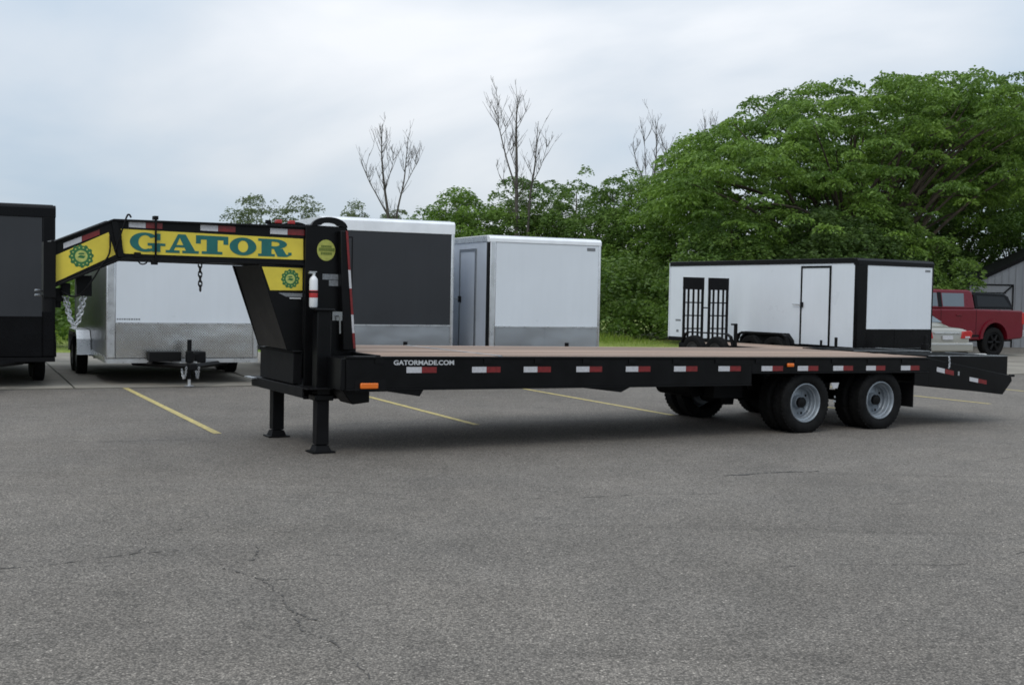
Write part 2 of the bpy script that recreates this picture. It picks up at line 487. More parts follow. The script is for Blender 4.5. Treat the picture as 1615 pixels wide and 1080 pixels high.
for k, (a, b) in enumerate([((-6.3, 19.34), (-3.32, 13.41)), ((-3.15, 20.45), (-0.42, 14.83)), ((-.12, 21.45), (2.27, 16.51)),
               ((5.15, 24.4), (7.85, 19.4)), ((2.5, 22.9), (5.05, 17.9)), ((8.0, 25.9), (10.6, 20.6))]):
    stripe('painted_line', [a, b], 0.105, 'line_yellow', 0.004, parent=lot_o, seed=k, n=14)
cracks = [([(-2.93, 6.78), (-2.74, 6.86), (-2.52, 7.06), (-2.27, 7.26), (-1.99, 7.37), (-1.72, 6.99), (-1.54, 7.14), (-1.59, 7.5)], .016),
          ([(-1.99, 7.37), (-1.96, 7.71)], .009), ([(-1.67, 6.91), (-1.53, 6.77), (-1.37, 6.63), (-1.31, 6.49)], .012),
          ([(-1.31, 6.49), (-1.23, 6.35), (-1.15, 6.1), (-1.06, 5.94), (-0.95, 5.83)], .015), ([(-1.06, 5.94), (-1.01, 5.69), (-0.83, 5.49), (-0.66, 5.17), (-0.52, 4.84), (-.4, 4.4)], .009),
          ([(-1.53, 7.95), (-1.44, 8.07), (-0.79, 8.07)], .008), ([(-0.12, 9.4), (0.5, 9.56), (1.03, 9.77), (1.8, 9.92)], .014),
          ([(-5.2, 6.1), (-4.1, 6.5), (-2.93, 6.78)], .016), ([(1.97, 10.93), (2.2, 11.02), (2.47, 11.19), (2.96, 11.33)], .06), ([(-6.5, 14.6), (-4.9, 15.2), (-4.2, 15.3)], .02),
          ([(-5.0, 12.4), (-4.2, 12.55), (-3.4, 12.9)], .014),
          ([(1.2, 7.0), (1.9, 7.3), (2.8, 7.35), (3.6, 7.9)], .008), ([(-3.3, 9.3), (-2.2, 9.7), (-1.2, 9.6), (-.12, 9.4)], .009), ([(2.9, 9.4), (4.2, 10.2), (5.6, 10.9)], .010),
          ([(-1.54, 7.14), (-1.2, 7.3), (-.6, 7.25)], .007), ([(-1.37, 6.63), (-1.1, 6.7), (-1.0, 6.55)], .009), ([(-2.27, 7.26), (-2.35, 7.7), (-2.2, 8.1)], .007), ([(4.8, 12.2), (6.4, 13.4), (7.6, 14.0)], .016)]
for k, (pts, w) in enumerate(cracks):
    stripe('crack', pts, w, 'crack_dark', 0.0035, jit=0.007, parent=lot_o, seed=k + 20, n=9)

# ------------------------------------------------------------------ gooseneck trailer
YAW = 0.5073; W0 = Vector((3.6683, 14.5642, 0)); SL = 0.0104; TW = 2.53; YC = TW / 2
T = empty('gooseneck_trailer', W0, YAW)
tag(T, 'long black gooseneck flatbed trailer with wooden deck and yellow GATOR lettering on its neck', 'flatbed trailer')
def B(name, mat, mb, parent=T, **k): return mb.build(name, mat, parent, shear=SL, **k)

def neckY(x): return 0.75 + 0.1609 * (-6.2 - x)
top = [(-6.10, 2.235), (-8.07, 2.215), (-8.60, 1.978)]
bot = [(-6.10, 1.832), (-8.0, 1.818), (-8.60, 1.535)]
for side in (0, 1):
    Yf = (lambda d: (lambda x: neckY(x) + d)) if side == 0 else (lambda d: (lambda x: TW - neckY(x) - d))
    m = MB()
    m.prism(top[:2] + bot[1::-1], Yf(0.0), Yf(0.012)); m.prism([top[1], top[2], bot[2], bot[1]], Yf(0.0003), Yf(0.0123))
    for pl, t in ((top, -0.022), (bot, 0.022)):
        for i in (0, 1):
            a, b = pl[i], pl[i + 1]
            m.prism([a, b, (b[0], b[1] + t), (a[0], a[1] + t)], Yf(-0.035 + .0006 * i), Yf(0.05 + .0006 * i))
    m.prism([(-8.03, 2.19), (-8.09, 2.19), (-8.03, 1.845), (-7.97, 1.845)], Yf(-0.03), Yf(0))
    B('neck_beam', 'black_paint', m, bevel=0.003)
# decals on the near neck beam
def decal(name, poly, mat, off, th=0.0015, parent=T):
    return B(name, mat, MB().prism(poly, lambda x: neckY(x) - off - th, lambda x: neckY(x) - off), parent=parent)
sign = decal('lettering_panel', [(-8.0, 2.122), (-6.248, 2.103), (-6.245, 1.888), (-7.977, 1.884)], 'decal_yellow', 0.002)
# slab-serif letters in unit boxes
def arc(cx, cy, rx, ry, a0, a1, n=24):
    return [(cx + rx * math.cos(R(a0 + (a1 - a0) * i / n)), cy + ry * math.sin(R(a0 + (a1 - a0) * i / n))) for i in range(n + 1)]
def ring(cx, cy, rx, ry, ix, iy, a0, a1, n=28):
    o, i_ = arc(cx, cy, rx, ry, a0, a1, n), arc(cx, cy, ix, iy, a0, a1, n)
    return [[o[k], o[k + 1], i_[k + 1], i_[k]] for k in range(n)]
def rect(x0, x1, y0, y1): return [[(x0, y0), (x1, y0), (x1, y1), (x0, y1)]]
LET = {
 'G': ring(.43, .5, .43, .5, .19, .36, 38, 300) + rect(.70, .86, .63, .97) + rect(.50, 1.0, .34, .47) + rect(.62, .86, .02, .40) + [[(.40, 0), (.66, .06), (.66, .20), (.44, .14)]],
 'A': [[(.10, .10), (.24, .10), (.47, 1.0), (.37, 1.0)], [(.37, 1.0), (.60, 1.0), (.90, .10), (.62, .10)]] + rect(.26, .70, .30, .43) + rect(.0, .42, .0, .14) + rect(.50, 1.0, .0, .14),
 'T': rect(.0, 1.0, .78, 1.0) + rect(.0, .15, .55, .80) + rect(.85, 1.0, .55, .80) + rect(.33, .67, .10, .80) + rect(.18, .82, .0, .15),
 'O': ring(.5, .5, .5, .5, .19, .33, 0, 360, 40),
 'R': rect(.10, .40, .10, .90) + rect(.0, .50, .0, .14) + rect(.0, .50, .86, 1.0) + ring(.50, .72, .36, .28, .14, .13, -90, 90, 18) + rect(.38, .52, .86, 1.0) + rect(.38, .52, .44, .59) + [[(.46, .48), (.74, .46), (.84, .14), (.58, .0)], [(.58, 0), (.84, .14), (1.0, .12), (.86, .0)]] + rect(.90, 1.0, .10, .26),
}
def letters(word, x0, x1, spans, zb, zt, parent):
    for ch, (f0, f1) in zip(word, spans):
        m = MB()
        for q, poly in enumerate(LET[ch]):
            pts = []
            for (a, b) in poly:
                t = f0 + (f1 - f0) * a; x = x0 + (x1 - x0) * t
                pts.append((x, zb(x) + (zt(x) - zb(x)) * b))
            o_ = 0.0045 + 0.00006 * q
            m.prism(pts, lambda x, o_=o_: neckY(x) - o_ - .0012, lambda x, o_=o_: neckY(x) - o_)
        B('letter', 'decal_green', m, parent=parent)
letters('GATOR', -7.918, -6.365, [(0, .212), (.214, .416), (.398, .598), (.606, .775), (.786, 1.0)], lambda x: 1.908 + .002 * (x + 7.9), lambda x: 2.098 - .008 * (x + 7.9), sign)
pn = decal('decal_panel', [(-8.585, 1.842), (-8.113, 2.083), (-8.048, 1.870), (-8.582, 1.588)], 'decal_yellow', 0.002)
def emblem(cx, cz, r, parent, off=0.0045):
    m = MB(); n = 72
    def rad(i): return r * (1.0 if (i // 3) % 2 == 0 else .90)
    out = [(cx + rad(i) * math.cos(2 * math.pi * i / n), cz + rad(i) * math.sin(2 * math.pi * i / n)) for i in range(n)]
    inn = [(cx + .50 * r * math.cos(2 * math.pi * i / n), cz + .50 * r * math.sin(2 * math.pi * i / n)) for i in range(n)]
    Y = lambda d: (lambda x: neckY(x) - d)
    for i in range(n):
        j = (i + 1) % n
        m.prism([out[i], out[j], inn[j], inn[i]], Y(off + .001), Y(off))
    o = B('emblem', 'emblem_green', m, parent=parent)
    m = MB().prism(inn, Y(off + .0006), Y(off))
    m2 = MB()
    for k in range(14):      # ring of small pale marks
        a = 2 * math.pi * k / 14; px, pz = cx + .74 * r * math.cos(a), cz + .74 * r * math.sin(a); s = .055 * r
        m2.prism([(px - s, pz - s), (px + s, pz - s), (px + s, pz + s), (px - s, pz + s)], Y(off + .0019), Y(off + .0012))
    B('emblem_centre', 'emblem_pale', m, parent=o); tag(B('emblem_marks', 'emblem_pale', m2, parent=o), kind='stuff')
    m3 = MB().prism([(cx - .30 * r, cz - .12 * r), (cx + .2 * r, cz - .2 * r), (cx + .34 * r, cz + .02 * r), (cx - .1 * r, cz + .1 * r)], Y(off + .0014), Y(off + .0008))
    m3.prism([(cx - .28 * r, cz + .14 * r), (cx + .26 * r, cz + .16 * r), (cx + .18 * r, cz + .30 * r), (cx - .15 * r, cz + .28 * r)], Y(off + .0014), Y(off + .0008))
    B('emblem_bars', 'emblem_green', m3, parent=o)
emblem(-8.357, 1.843, 0.112, pn)

def tape(pts_white, pts_red, plane=None, yoff=None):
    m = MB()
    if plane == 'neck':
        f0, f1 = (lambda x: neckY(x) - .0045), (lambda x: neckY(x) - .002)
    else:
        f0, f1 = yoff - .003, yoff
    m.prism(pts_white, f0, f1, mi=0); m.prism(pts_red, f0, f1, mi=1)
    return B('reflective_strip', ['tape_white', 'tape_red'], m)
def strip_line(xa, za, xb, zb, h, **k):
    xm, zm = (xa + xb) / 2, (za + zb) / 2
    tape([(xa, za), (xm, zm), (xm, zm - h), (xa, za - h)], [(xm + .002, zm), (xb, zb), (xb, zb - h), (xm + .002, zm - h)], **k)
strip_line(-7.928, 2.200, -7.617, 2.197, 0.058, plane='neck')
strip_line(-7.258, 2.199, -6.921, 2.197, 0.058, plane='neck')
strip_line(-6.579, 2.197, -6.235, 2.195, 0.058, plane='neck')
strip_line(-8.516, 1.960, -8.193, 2.108, 0.052, plane='neck')

# coupler at the front of the neck
m = MB(); m.box(-8.625, -8.585, YC - .13, YC + .13, 1.50, 1.985)
B('coupler_plate', 'black_paint', m, bevel=.006)
m = MB(); m.box(-8.70, -8.59, YC - .19, YC - .05, 1.44, 1.965); m.cyl((-8.645, YC - .12, 1.30), (-8.645, YC - .12, 1.45), .062, n=20)
cp = B('coupler_tube', 'black_satin', m, smooth=True)
m = MB()
for z in (1.50, 1.455): m.cyl((-8.69, YC - .12, z), (-8.77, YC - .14, z + .004), .010, n=8)
B('coupler_pin', 'chrome_dark', m, parent=cp)
m = MB(); m.box(-8.60, -8.50, YC - .05, YC + .05, 1.40, 1.53); m.cyl((-8.55, YC, 1.40), (-8.55, YC, 1.34), .035)
B('chain_bracket', 'black_satin', m, bevel=.004)

def chain(path, link=0.052, r=0.0075, w=0.030):
    m = MB(); P = [Vector(p) for p in path]
    L = [0]
    for a, b in zip(P[:-1], P[1:]): L.append(L[-1] + (b - a).length)
    nl = max(2, int(L[-1] / (link * .72)))
    def at(t):
        for i in range(len(P) - 1):
            if t <= L[i + 1] or i == len(P) - 2:
                return P[i] + (P[i + 1] - P[i]) * ((t - L[i]) / (L[i + 1] - L[i])), (P[i + 1] - P[i]).normalized()
    for k in range(nl):
        c, d = at(L[-1] * (k + .5) / nl)
        a = d.cross(Vector((0, 1, 0)));
        if a.length < 1e-3: a = Vector((1, 0, 0))
        a.normalize(); b = d.cross(a)
        s_ = a if k % 2 == 0 else b
        pts = []
        for q in range(12):
            t = 2 * math.pi * q / 12
            pts.append(c + d * (math.cos(t) * link / 2) + s_ * (math.sin(t) * w / 2))
        m.tube(pts, r, n=5, closed=True)
    return m
def sag(a, b, low, n=14):
    a, b = Vector(a), Vector(b); out = []
    for i in range(n + 1):
        t = i / n; p = a + (b - a) * t; p.z -= low * 4 * t * (1 - t) + 0; out.append(p)
    return out
B('safety_chain', 'chain_metal', chain(sag((-8.50, 1.21, 1.48), (-8.30, 1.20, 1.47), .31)), smooth=True)
B('safety_chain', 'chain_metal', chain(sag((-8.46, 1.27, 1.47), (-8.32, 1.27, 1.47), .30)), smooth=True)
m = MB(); m.box(-8.38, -8.24, 1.19, 1.29, 1.46, 1.66); m.box(-8.52, -8.44, 1.19, 1.29, 1.46, 1.58)
B('chain_anchor', 'black_satin', m, bevel=.004)
B('hanging_chain', 'dark_hub', chain([(-7.17, YC, 1.83), (-7.168, YC, 1.69), (-7.165, YC, 1.545)], link=.06, r=.009, w=.036), smooth=True)
m = MB(); m.box(-8.0, -6.2, YC - .20, YC + .20, 1.835, 1.850)
for x in (-7.85, -7.17, -6.6): m.box(x - .03, x + .03, YC - .28, YC + .28, 1.852, 1.90)
B('neck_plate', 'black_paint', m)
cab = [(-8.10, 1.035, 2.05), (-8.11, 1.02, 1.88), (-8.18, 1.03, 1.76), (-8.27, 1.05, 1.60), (-8.36, 1.10, 1.475), (-8.44, 1.12, 1.455), (-8.53, 1.15, 1.50)]
def spline(P, n=6):
    P = [Vector(p) for p in P]; out = []
    for i in range(len(P) - 1):
        p0, p1, p2, p3 = P[max(i - 1, 0)], P[i], P[i + 1], P[min(i + 2, len(P) - 1)]
        for k in range(n):
            t = k / n
            out.append(0.5 * ((2 * p1) + (p2 - p0) * t + (2 * p0 - 5 * p1 + 4 * p2 - p3) * t * t + (3 * p1 - p0 - 3 * p2 + p3) * t ** 3))
    return out + [P[-1]]
B('wiring_cable', 'plastic_black', MB().tube(spline(cab), .009, n=6), smooth=True)
def nk(x, off, z): return (x, neckY(x) - off, z)
B('wiring_cable', 'plastic_black', MB().tube(spline([nk(-8.06, .04, 1.90), nk(-8.0, .05, 2.10), nk(-7.955, .045, 2.24), nk(-7.93, .03, 2.262), nk(-7.91, .02, 2.235)]), .009, n=6), smooth=True)
m = MB(); m.box(-7.695, -7.675, neckY(-7.685) - .045, neckY(-7.685) - .030, 1.80, 2.23)
m.box(-7.705, -7.662, neckY(-7.685) - .05, neckY(-7.685) + .04, 2.225, 2.262); m.box(-7.72, -7.665, neckY(-7.685) - .05, neckY(-7.685) + .02, 1.785, 1.81)
B('cable_clamp', 'black_satin', m, bevel=.003)
B('wiring_cable', 'plastic_black', MB().tube(spline([nk(-7.85, .03, 1.83), nk(-7.83, .03, 1.795), nk(-7.80, .03, 1.786), nk(-7.77, .03, 1.80), nk(-7.76, .03, 1.83)]), .008, n=6), smooth=True)

# tower and gussets
for side in (0, 1):
    f = (lambda d: d) if side == 0 else (lambda d: TW - d)
    m = MB()
    m.prism([(-6.24, .46), (-5.675, .46), (-5.675, .985), (-5.775, 2.20), (-5.80, 2.245), (-6.24, 2.245)], f(.70), f(.735))
    B('tower_plate', 'black_paint', m, bevel=.006)
    m = MB()
    m.prism([(-6.70, 1.825), (-6.235, 1.830), (-6.235, .96), (-6.40, .96)], f(.772), f(.79))
    gu = B('gusset_plate', 'black_paint', m, bevel=.004)
    m = MB(); m.prism([(-5.86, .97), (-5.735, .97), (-5.835, 2.20), (-5.90, 2.20)], f(.60), f(.698))
    B('tower_post', 'black_paint', m, bevel=.01)
    # arched top plate with a narrow slot
    oa = arc(-5.985, 2.235, .195, .103, 0, 180, 16); ia = arc(-5.985, 2.252, .088, .026, 0, 180, 16)
    m = MB()
    for q in range(16): m.prism([oa[q], oa[q + 1], ia[q + 1], ia[q]], f(.69), f(.74))
    B('arch_plate', 'black_paint', m)
decal_g = B('decal_panel', 'decal_yellow', MB().prism([(-6.672, 1.803), (-6.246, 1.803), (-6.246, 1.575), (-6.585, 1.568)], .768, .7705))
_nY = neckY
neckY = lambda x: 0.7715
emblem(-6.375, 1.690, 0.098, decal_g, off=.0035)
neckY = _nY
m = MB(); m.prism([(-6.50, 1.545), (-6.245, 1.545), (-6.245, 1.508), (-6.42, 1.508)], .768, .7705)
B('small_sticker', 'sticker_grey', m)
B('small_sticker', 'letter_white', MB().prism([(-6.38, 1.50), (-6.26, 1.50), (-6.26, 1.487), (-6.38, 1.487)], .768, .7705))
m = MB(); m.prism([(-6.68, 1.82), (-6.66, 1.82), (-6.38, .97), (-6.40, .97)], .80, TW - .80)
B('front_sheet', 'black_paint', m)
m = MB(); m.cyl((-5.79, .50, 1.02), (-5.86, .50, 1.9), .02)
# round sticker
n = 40; c = (-6.02, 1.995)
disc = [(c[0] + .098 * math.cos(2 * math.pi * i / n), c[1] + .108 * math.sin(2 * math.pi * i / n)) for i in range(n)]
st = B('round_sticker', 'sticker_lime', MB().prism(disc, .696, .6985))
for z, hw, hh in ((2.035, .055, .010), (2.003, .080, .016), (1.962, .058, .013)):
    m = MB(); rr = random.Random(int(z * 1000)); x = c[0] - hw
    while x < c[0] + hw:
        w = rr.uniform(.010, .018)
        m.box(x, x + w, .6935, .6955, z - hh, z + hh); x += w + .004
    B('sticker_print', 'sticker_olive', m, parent=st)
# grey label stickers on the tower
B('small_sticker', 'sticker_grey', MB().prism([(-6.055, 1.752), (-5.885, 1.752), (-5.885, 1.695), (-6.055, 1.695)], .696, .6985))
B('small_sticker', 'sticker_grey', MB().prism([(-5.985, 1.690), (-5.885, 1.690), (-5.885, 1.630), (-5.985, 1.630)], .696, .6985))
# vertical reflective bars on the rear edge of the tower (facing back and near side)
zs = [2.20, 1.80, 1.61, 1.34, 1.15, .99]
for i in range(5):
    z1, z0 = zs[i], zs[i + 1]
    xr = lambda z: -5.735 - .10 * (z - .985) / 1.215 + .004
    m = MB(); m.prism([(xr(z0) - .016, z0), (xr(z0) + .004, z0), (xr(z1) + .004, z1), (xr(z1) - .016, z1)], .592, .5985)
    m.prism([(xr(z0) + .0045, z0), (xr(z0) + .008, z0), (xr(z1) + .008, z1), (xr(z1) + .0045, z1)], .592, .70)
    B('reflective_strip', 'tape_red' if i % 2 == 0 else 'tape_white', m)
# red clearance lights on top of the neck
for x in (-6.42, -6.28):
    m = MB(); m.box(x - .03, x + .03, 1.0, 1.08, 2.262, 2.30)
    B('clearance_light', 'red_lens', m, bevel=.006)
m = MB(); m.box(-6.52, -6.16, .98, 1.10, 2.238, 2.262); m.box(-6.56, -6.51, 1.0, 1.04, 2.25, 2.29)
B('light_bracket', 'black_satin', m)

# landing gear
def jack(y):
    m = MB(); m.box(-6.205, -6.055, y - .075, y + .075, .50, 1.39)
    m.box(-6.235, -6.025, y - .10, y + .10, 1.37, 1.40); m.box(-6.23, -6.03, y - .10, y + .10, .47, .53)
    j = B('jack', 'black_paint', m, bevel=.01)
    m = MB(); m.box(-6.195, -6.065, y - .065, y + .065, .02, .50)
    lg = B('jack_leg', 'black_satin', m, parent=j, bevel=.008)
    return j, lg
def jack_foot(y, parent):
    m = MB(); z = .004
    m.box(-6.25, -6.01, y - .115, y + .115, z, z + .014)
    m.add([(-6.195, y - .066, .075), (-6.065, y - .066, .075), (-6.065, y + .066, .075), (-6.195, y + .066, .075), (-6.215, y - .085, z + .014), (-6.045, y - .085, z + .014), (-6.045, y + .085, z + .014), (-6.215, y + .085, z + .014)],
          [(0, 1, 5, 4), (1, 2, 6, 5), (2, 3, 7, 6), (3, 0, 4, 7), (0, 3, 2, 1)])
    return m.build('jack_foot', 'black_satin', parent)
for y in (.49, TW - .61):
    j, lg = jack(y); jack_foot(y, j)
m = MB(); m.cyl((-5.99, .44, 1.33), (-5.99, .36, 1.33), .012); m.cyl((-5.99, .36, 1.33), (-5.985, .36, 1.15), .009); m.box(-6.045, -5.94, .42, .56, 1.28, 1.37)
B('jack_crank', 'chrome_dark', m, smooth=True)
m = MB(); m.cyl((-5.99, .36, 1.335), (-5.97, .33, 1.345), .014)
# box, front cross channel, step and frame end
m = MB(); m.box(-6.33, -6.235, .78, TW - .62, .61, .935); m.box(-6.345, -6.235, .76, TW - .60, .936, .955)
B('tool_box', 'black_satin', m, bevel=.008)
m = MB(); m.box(-6.36, -6.30, .40, TW - .40, .500, .512); m.box(-6.36, -6.348, .40, TW - .40, .513, .60); m.box(-6.348, -5.70, .30, TW - .30, .588, .602)
B('front_channel', 'black_satin', m, bevel=.003)
m = MB(); m.box(-6.42, -6.362, TW - .62, TW - .32, .585, .60)
B('lit_step_plate', 'galvanised', m)  # pale metal puts the lit look of the step's top into its colour
m = MB(); m.box(-6.10, -5.68, .02, .60, .60, .92); m.prism([(-6.0, .60), (-5.70, .60), (-5.70, .46), (-5.88, .44), (-5.95, .52)], .25, .60)
B('frame_end', 'black_paint', m, bevel=.008)

# side rails, main beams, crossmembers
X0, X1 = -6.05, 2.08
for side in (0, 1):
    f = (lambda d: d) if side == 0 else (lambda d: TW - d)
    m = MB()
    m.box(X0, -.92, f(.0), f(.012), .615, .915); m.box(X0, X1, f(-.012), f(.06), .916, .940)
    m.box(X0, -.92, f(-.012), f(.05), .600, .614)
    m.box(-.919, X1, f(.0), f(.012), .755, .915); m.box(-.919, X1, f(-.012), f(.05), .742, .754)
    B('side_rail', 'black_paint', m, bevel=.003)
    for (a, b, c) in (((-5.69, .60), (-5.256, .535), (-5.215, .60)), ((-3.30, .60), (-2.79, .545), (-2.67, .60))):
        B('drop_bracket', 'black_paint', MB().prism([a, b, c], f(.004), f(.40)))
    m = MB()
    m.box(-5.67, X1, f(.80), f(.812), .575, .915); m.box(-5.67, X1, f(.75), f(.865), .56, .575); m.box(-5.67, X1, f(.75), f(.865), .893, .908)
    B('main_beam', 'black_paint', m)
k = 0
for x in np.arange(-5.5, 2.05, .42):
    m = MB(); m.box(x, x + .05, .07, .79, .80, .905); m.box(x, x + .05, .82, TW - .82, .80, .905); m.box(x, x + .05, TW - .79, TW - .07, .80, .905)
    B('crossmember', 'black_satin', m)
for x in np.arange(-5.75, 2.0, .61):
    if -5.66 < x < -4.8: continue
    m = MB(); m.box(x, x + .09, -.010, -.0005, .868, .9155)
    B('stake_pocket', 'black_satin', m)
# deck planks, two lengths with a steel strip between
nb = 15; wb = (TW - .07) / nb
for (xa, xb) in ((-5.68, -4.335), (-4.285, X1 - .01)):
    for i in range(nb):
        y0 = .035 + i * wb
        m = MB(); z = .946 + rnd.uniform(-.004, .003)
        m.box(xa + rnd.uniform(0, .006), xb - rnd.uniform(0, .006), y0 + .004, y0 + wb - .004, .908, z)
        B('plank', 'deck_wood', m)
B('deck_strip', 'galvanised', MB().box(-4.332, -4.288, .04, TW - .04, .91, .949))
B('deck_edge', 'black_satin', MB().box(-5.72, -5.683, .02, TW - .02, .905, .95))
# lights and reflective strips along the near rail
for x in (-5.408, -4.666, -4.049, -3.389, -2.737, -2.071, -1.427, -.773, -.202, .382, .945, 1.563):
    strip_line(x, .834, x + .335, .834, .060, yoff=-.001)
def text_mesh(s, size):
    c_ = bpy.data.curves.new('txt', 'FONT'); c_.body = s; c_.size = size; c_.offset = size * .03; c_.extrude = 0.0
    o = bpy.data.objects.new('txt', c_); col.objects.link(o)
    dg = bpy.context.evaluated_depsgraph_get()
    me = bpy.data.meshes.new_from_object(o.evaluated_get(dg))
    bpy.data.objects.remove(o)
    return [tuple(v.co) for v in me.vertices], [tuple(p.vertices) for p in me.polygons]
def text_part(name, s, x0, x1, z0, z1, y, mat, parent, fn=B):
    V, F = text_mesh(s, 1.0)
    xs = [v[0] for v in V]; ys = [v[1] for v in V]
    m = MB(); m.add([(x0 + (v[0] - min(xs)) / (max(xs) - min(xs)) * (x1 - x0), y, z0 + (v[1] - min(ys)) / (max(ys) - min(ys)) * (z1 - z0)) for v in V], F)
    return fn(name, mat, m, parent=parent, fixn=False)
text_part('web_lettering', 'GATORMADE.COM', -5.548, -4.875, .853, .903, -.0012, 'letter_white', T)
def amber(x, z, w, h, housing=True, y=-.001):
    m = MB(); m.box(x - w / 2, x + w / 2, y - .028, y, z - h / 2, z + h / 2)
    o = B('marker_light', 'amber', m, bevel=.01)
    if housing: B('light_housing', 'black_satin', MB().box(x - w / 2 - .05, x + w / 2 + .09, y + .001, y + .03, z - h / 2 - .03, z + h / 2 + .03), parent=o)
amber(-5.815, .648, .19, .058, y=-.004)
amber(-.33, .845, .105, .045, housing=False)
# suspension, axles, wheels
AX = [0.0, 1.2747]; WZ = .372
def make_wheel(parent):
    """dual wheel seen from the -y side, hub at origin"""
    w = empty('wheel', (0, 0, 0)); w.parent = parent
    prof = [(.245, .030), (.262, .012), (.30, .002), (.345, .006), (.372, .022), (.381, .040), (.384, .075), (.384, .145), (.381, .180), (.372, .198), (.345, .214), (.30, .218), (.262, .208), (.245, .190)]
    t = MB().lathe(prof, n=56).build('tyre', 'rubber', w, smooth=True)
    m = MB()
    for k in range(44):
        a = 2 * math.pi * k / 44
        for (y0, y1, ph) in ((.030, .068, 0), (.150, .190, .07)):
            c0, s0 = math.cos(a + ph), math.sin(a + ph); c1, s1 = math.cos(a + ph + .085), math.sin(a + ph + .085)
            r0, r1_ = .376, .3885
            m.add([(r0*c0, y0, r0*s0), (r0*c1, y0, r0*s1), (r0*c1, y1, r0*s1), (r0*c0, y1, r0*s0), (r1_*c0, y0, r1_*s0), (r1_*c1, y0, r1_*s1), (r1_*c1, y1, r1_*s1), (r1_*c0, y1, r1_*s0)],
                  [(0,3,2,1),(4,5,6,7),(0,1,5,4),(1,2,6,5),(2,3,7,6),(3,0,4,7)])
    tr_ = m.build('tread', 'rubber', w); tr_['kind'] = 'stuff'
    return w
def rim(w, dish):
    if dish:
        prof = [(.245, .030), (.240, .022), (.232, .020), (.226, .026), (.219, .040), (.215, .070), (.202, .080), (.198, .118), (.188, .130), (.186, .168), (.172, .184), (.12, .178), (.092, .172), (.078, .150), (.070, .125), (.055, .118), (.0005, .118)]
    else:
        prof = [(.245, .030), (.232, .020), (.219, .040), (.196, .10), (.19, .15), (.10, .16), (.0005, .16)]
    o = MB().lathe(prof, n=48).build('rim', 'rim_paint', w, smooth=True)
    if dish:
        m = MB()
        for k in range(8):
            a = 2 * math.pi * k / 8 + .2
            m.cyl((.142 * math.cos(a), .182, .142 * math.sin(a)), (.142 * math.cos(a), .162, .142 * math.sin(a)), .012, n=8)
        tag(m.build('lug_nut', 'rim_paint', o), kind='stuff')
        m = MB(); m.lathe([(.070, .13), (.058, .108), (.052, .088), (.040, .080), (.0005, .080)], n=20).build('hub_cap', 'plastic_black', o, smooth=True)
        m = MB()
        for k in range(4):
            a = 2 * math.pi * k / 4 + .5
            m.cyl((.160 * math.cos(a), .184, .160 * math.sin(a)), (.160 * math.cos(a), .178, .160 * math.sin(a)), .016, n=10)
        tag(m.build('hand_hole', 'plastic_black', o), kind='stuff')
w_out_ = make_wheel(T); rim(w_out_, True); w_out_.location = (AX[0], .035, WZ)
w_in_ = make_wheel(T); rim(w_in_, False); w_in_.location = (AX[0], .30, WZ)
dup(w_out_, T, (AX[1], .035, WZ)); dup(w_in_, T, (AX[1], .30, WZ))
for x in AX:
    dup(w_out_, T, (x, TW - .035, WZ), (0, 0, math.pi)); dup(w_in_, T, (x, TW - .30, WZ), (0, 0, math.pi))
for x in AX:
    m = MB(); m.cyl((x, .12, WZ), (x, TW - .12, WZ), .065, n=14); m.cyl((x, .54, WZ), (x, .60, WZ), .15, n=20); m.cyl((x, TW - .6, WZ), (x, TW - .54, WZ), .15, n=20)
    m.build('axle', 'black_satin', T, smooth=True)
for side in (0, 1):
    f = (lambda d: d) if side == 0 else (lambda d: TW - d)
    for x, (za, w) in ((-.62, (.30, .10)), (.637, (.34, .13)), (1.88, (.32, .10))):
        m = MB(); m.prism([(x - w, .56), (x + w, .56), (x + w * .6, za), (x - w * .6, za)], f(.76), f(.86)); B('spring_hanger', 'black_satin', m)
    for x in AX:
        m = MB()
        for q in range(4):
            pts = [(x - .55 + .08 * q, f(.81), .50 - .03 * q), (x - .25, f(.81), .455 - .025 * q), (x, f(.81), .445 - .022 * q), (x + .25, f(.81), .455 - .025 * q), (x + .55 - .08 * q, f(.81), .50 - .03 * q)]
            m.tube(pts, .022, n=6)
        B('leaf_spring', 'black_satin', m)
    # mud flap
    m = MB(); m.box(1.86, 1.875, f(.06), f(.60), .285, .60); B('mud_flap', 'plastic_black', m)
m = MB(); m.prism([(.40, .62), (.53, .62), (.505, .55), (.425, .55)], .04, .045); B('label_plate', 'tape_white', m)
m = MB(); m.box(.455, .475, .04, .045, .43, .455); m.box(.44, .48, .04, .045, .375, .40); B('grease_plug', 'galvanised', m)
B('air_tank', 'black_satin', MB().cyl((-1.05, .9, .50), (-1.05, 1.6, .50), .11, n=16), smooth=True)
m = MB(); m.box(-.80, -.78, .62, .68, .60, .66); B('label_plate', 'tape_white', m)
m = MB(); m.box(-1.0, -.55, .60, .80, .40, .60); B('spring_mount', 'black_satin', m)

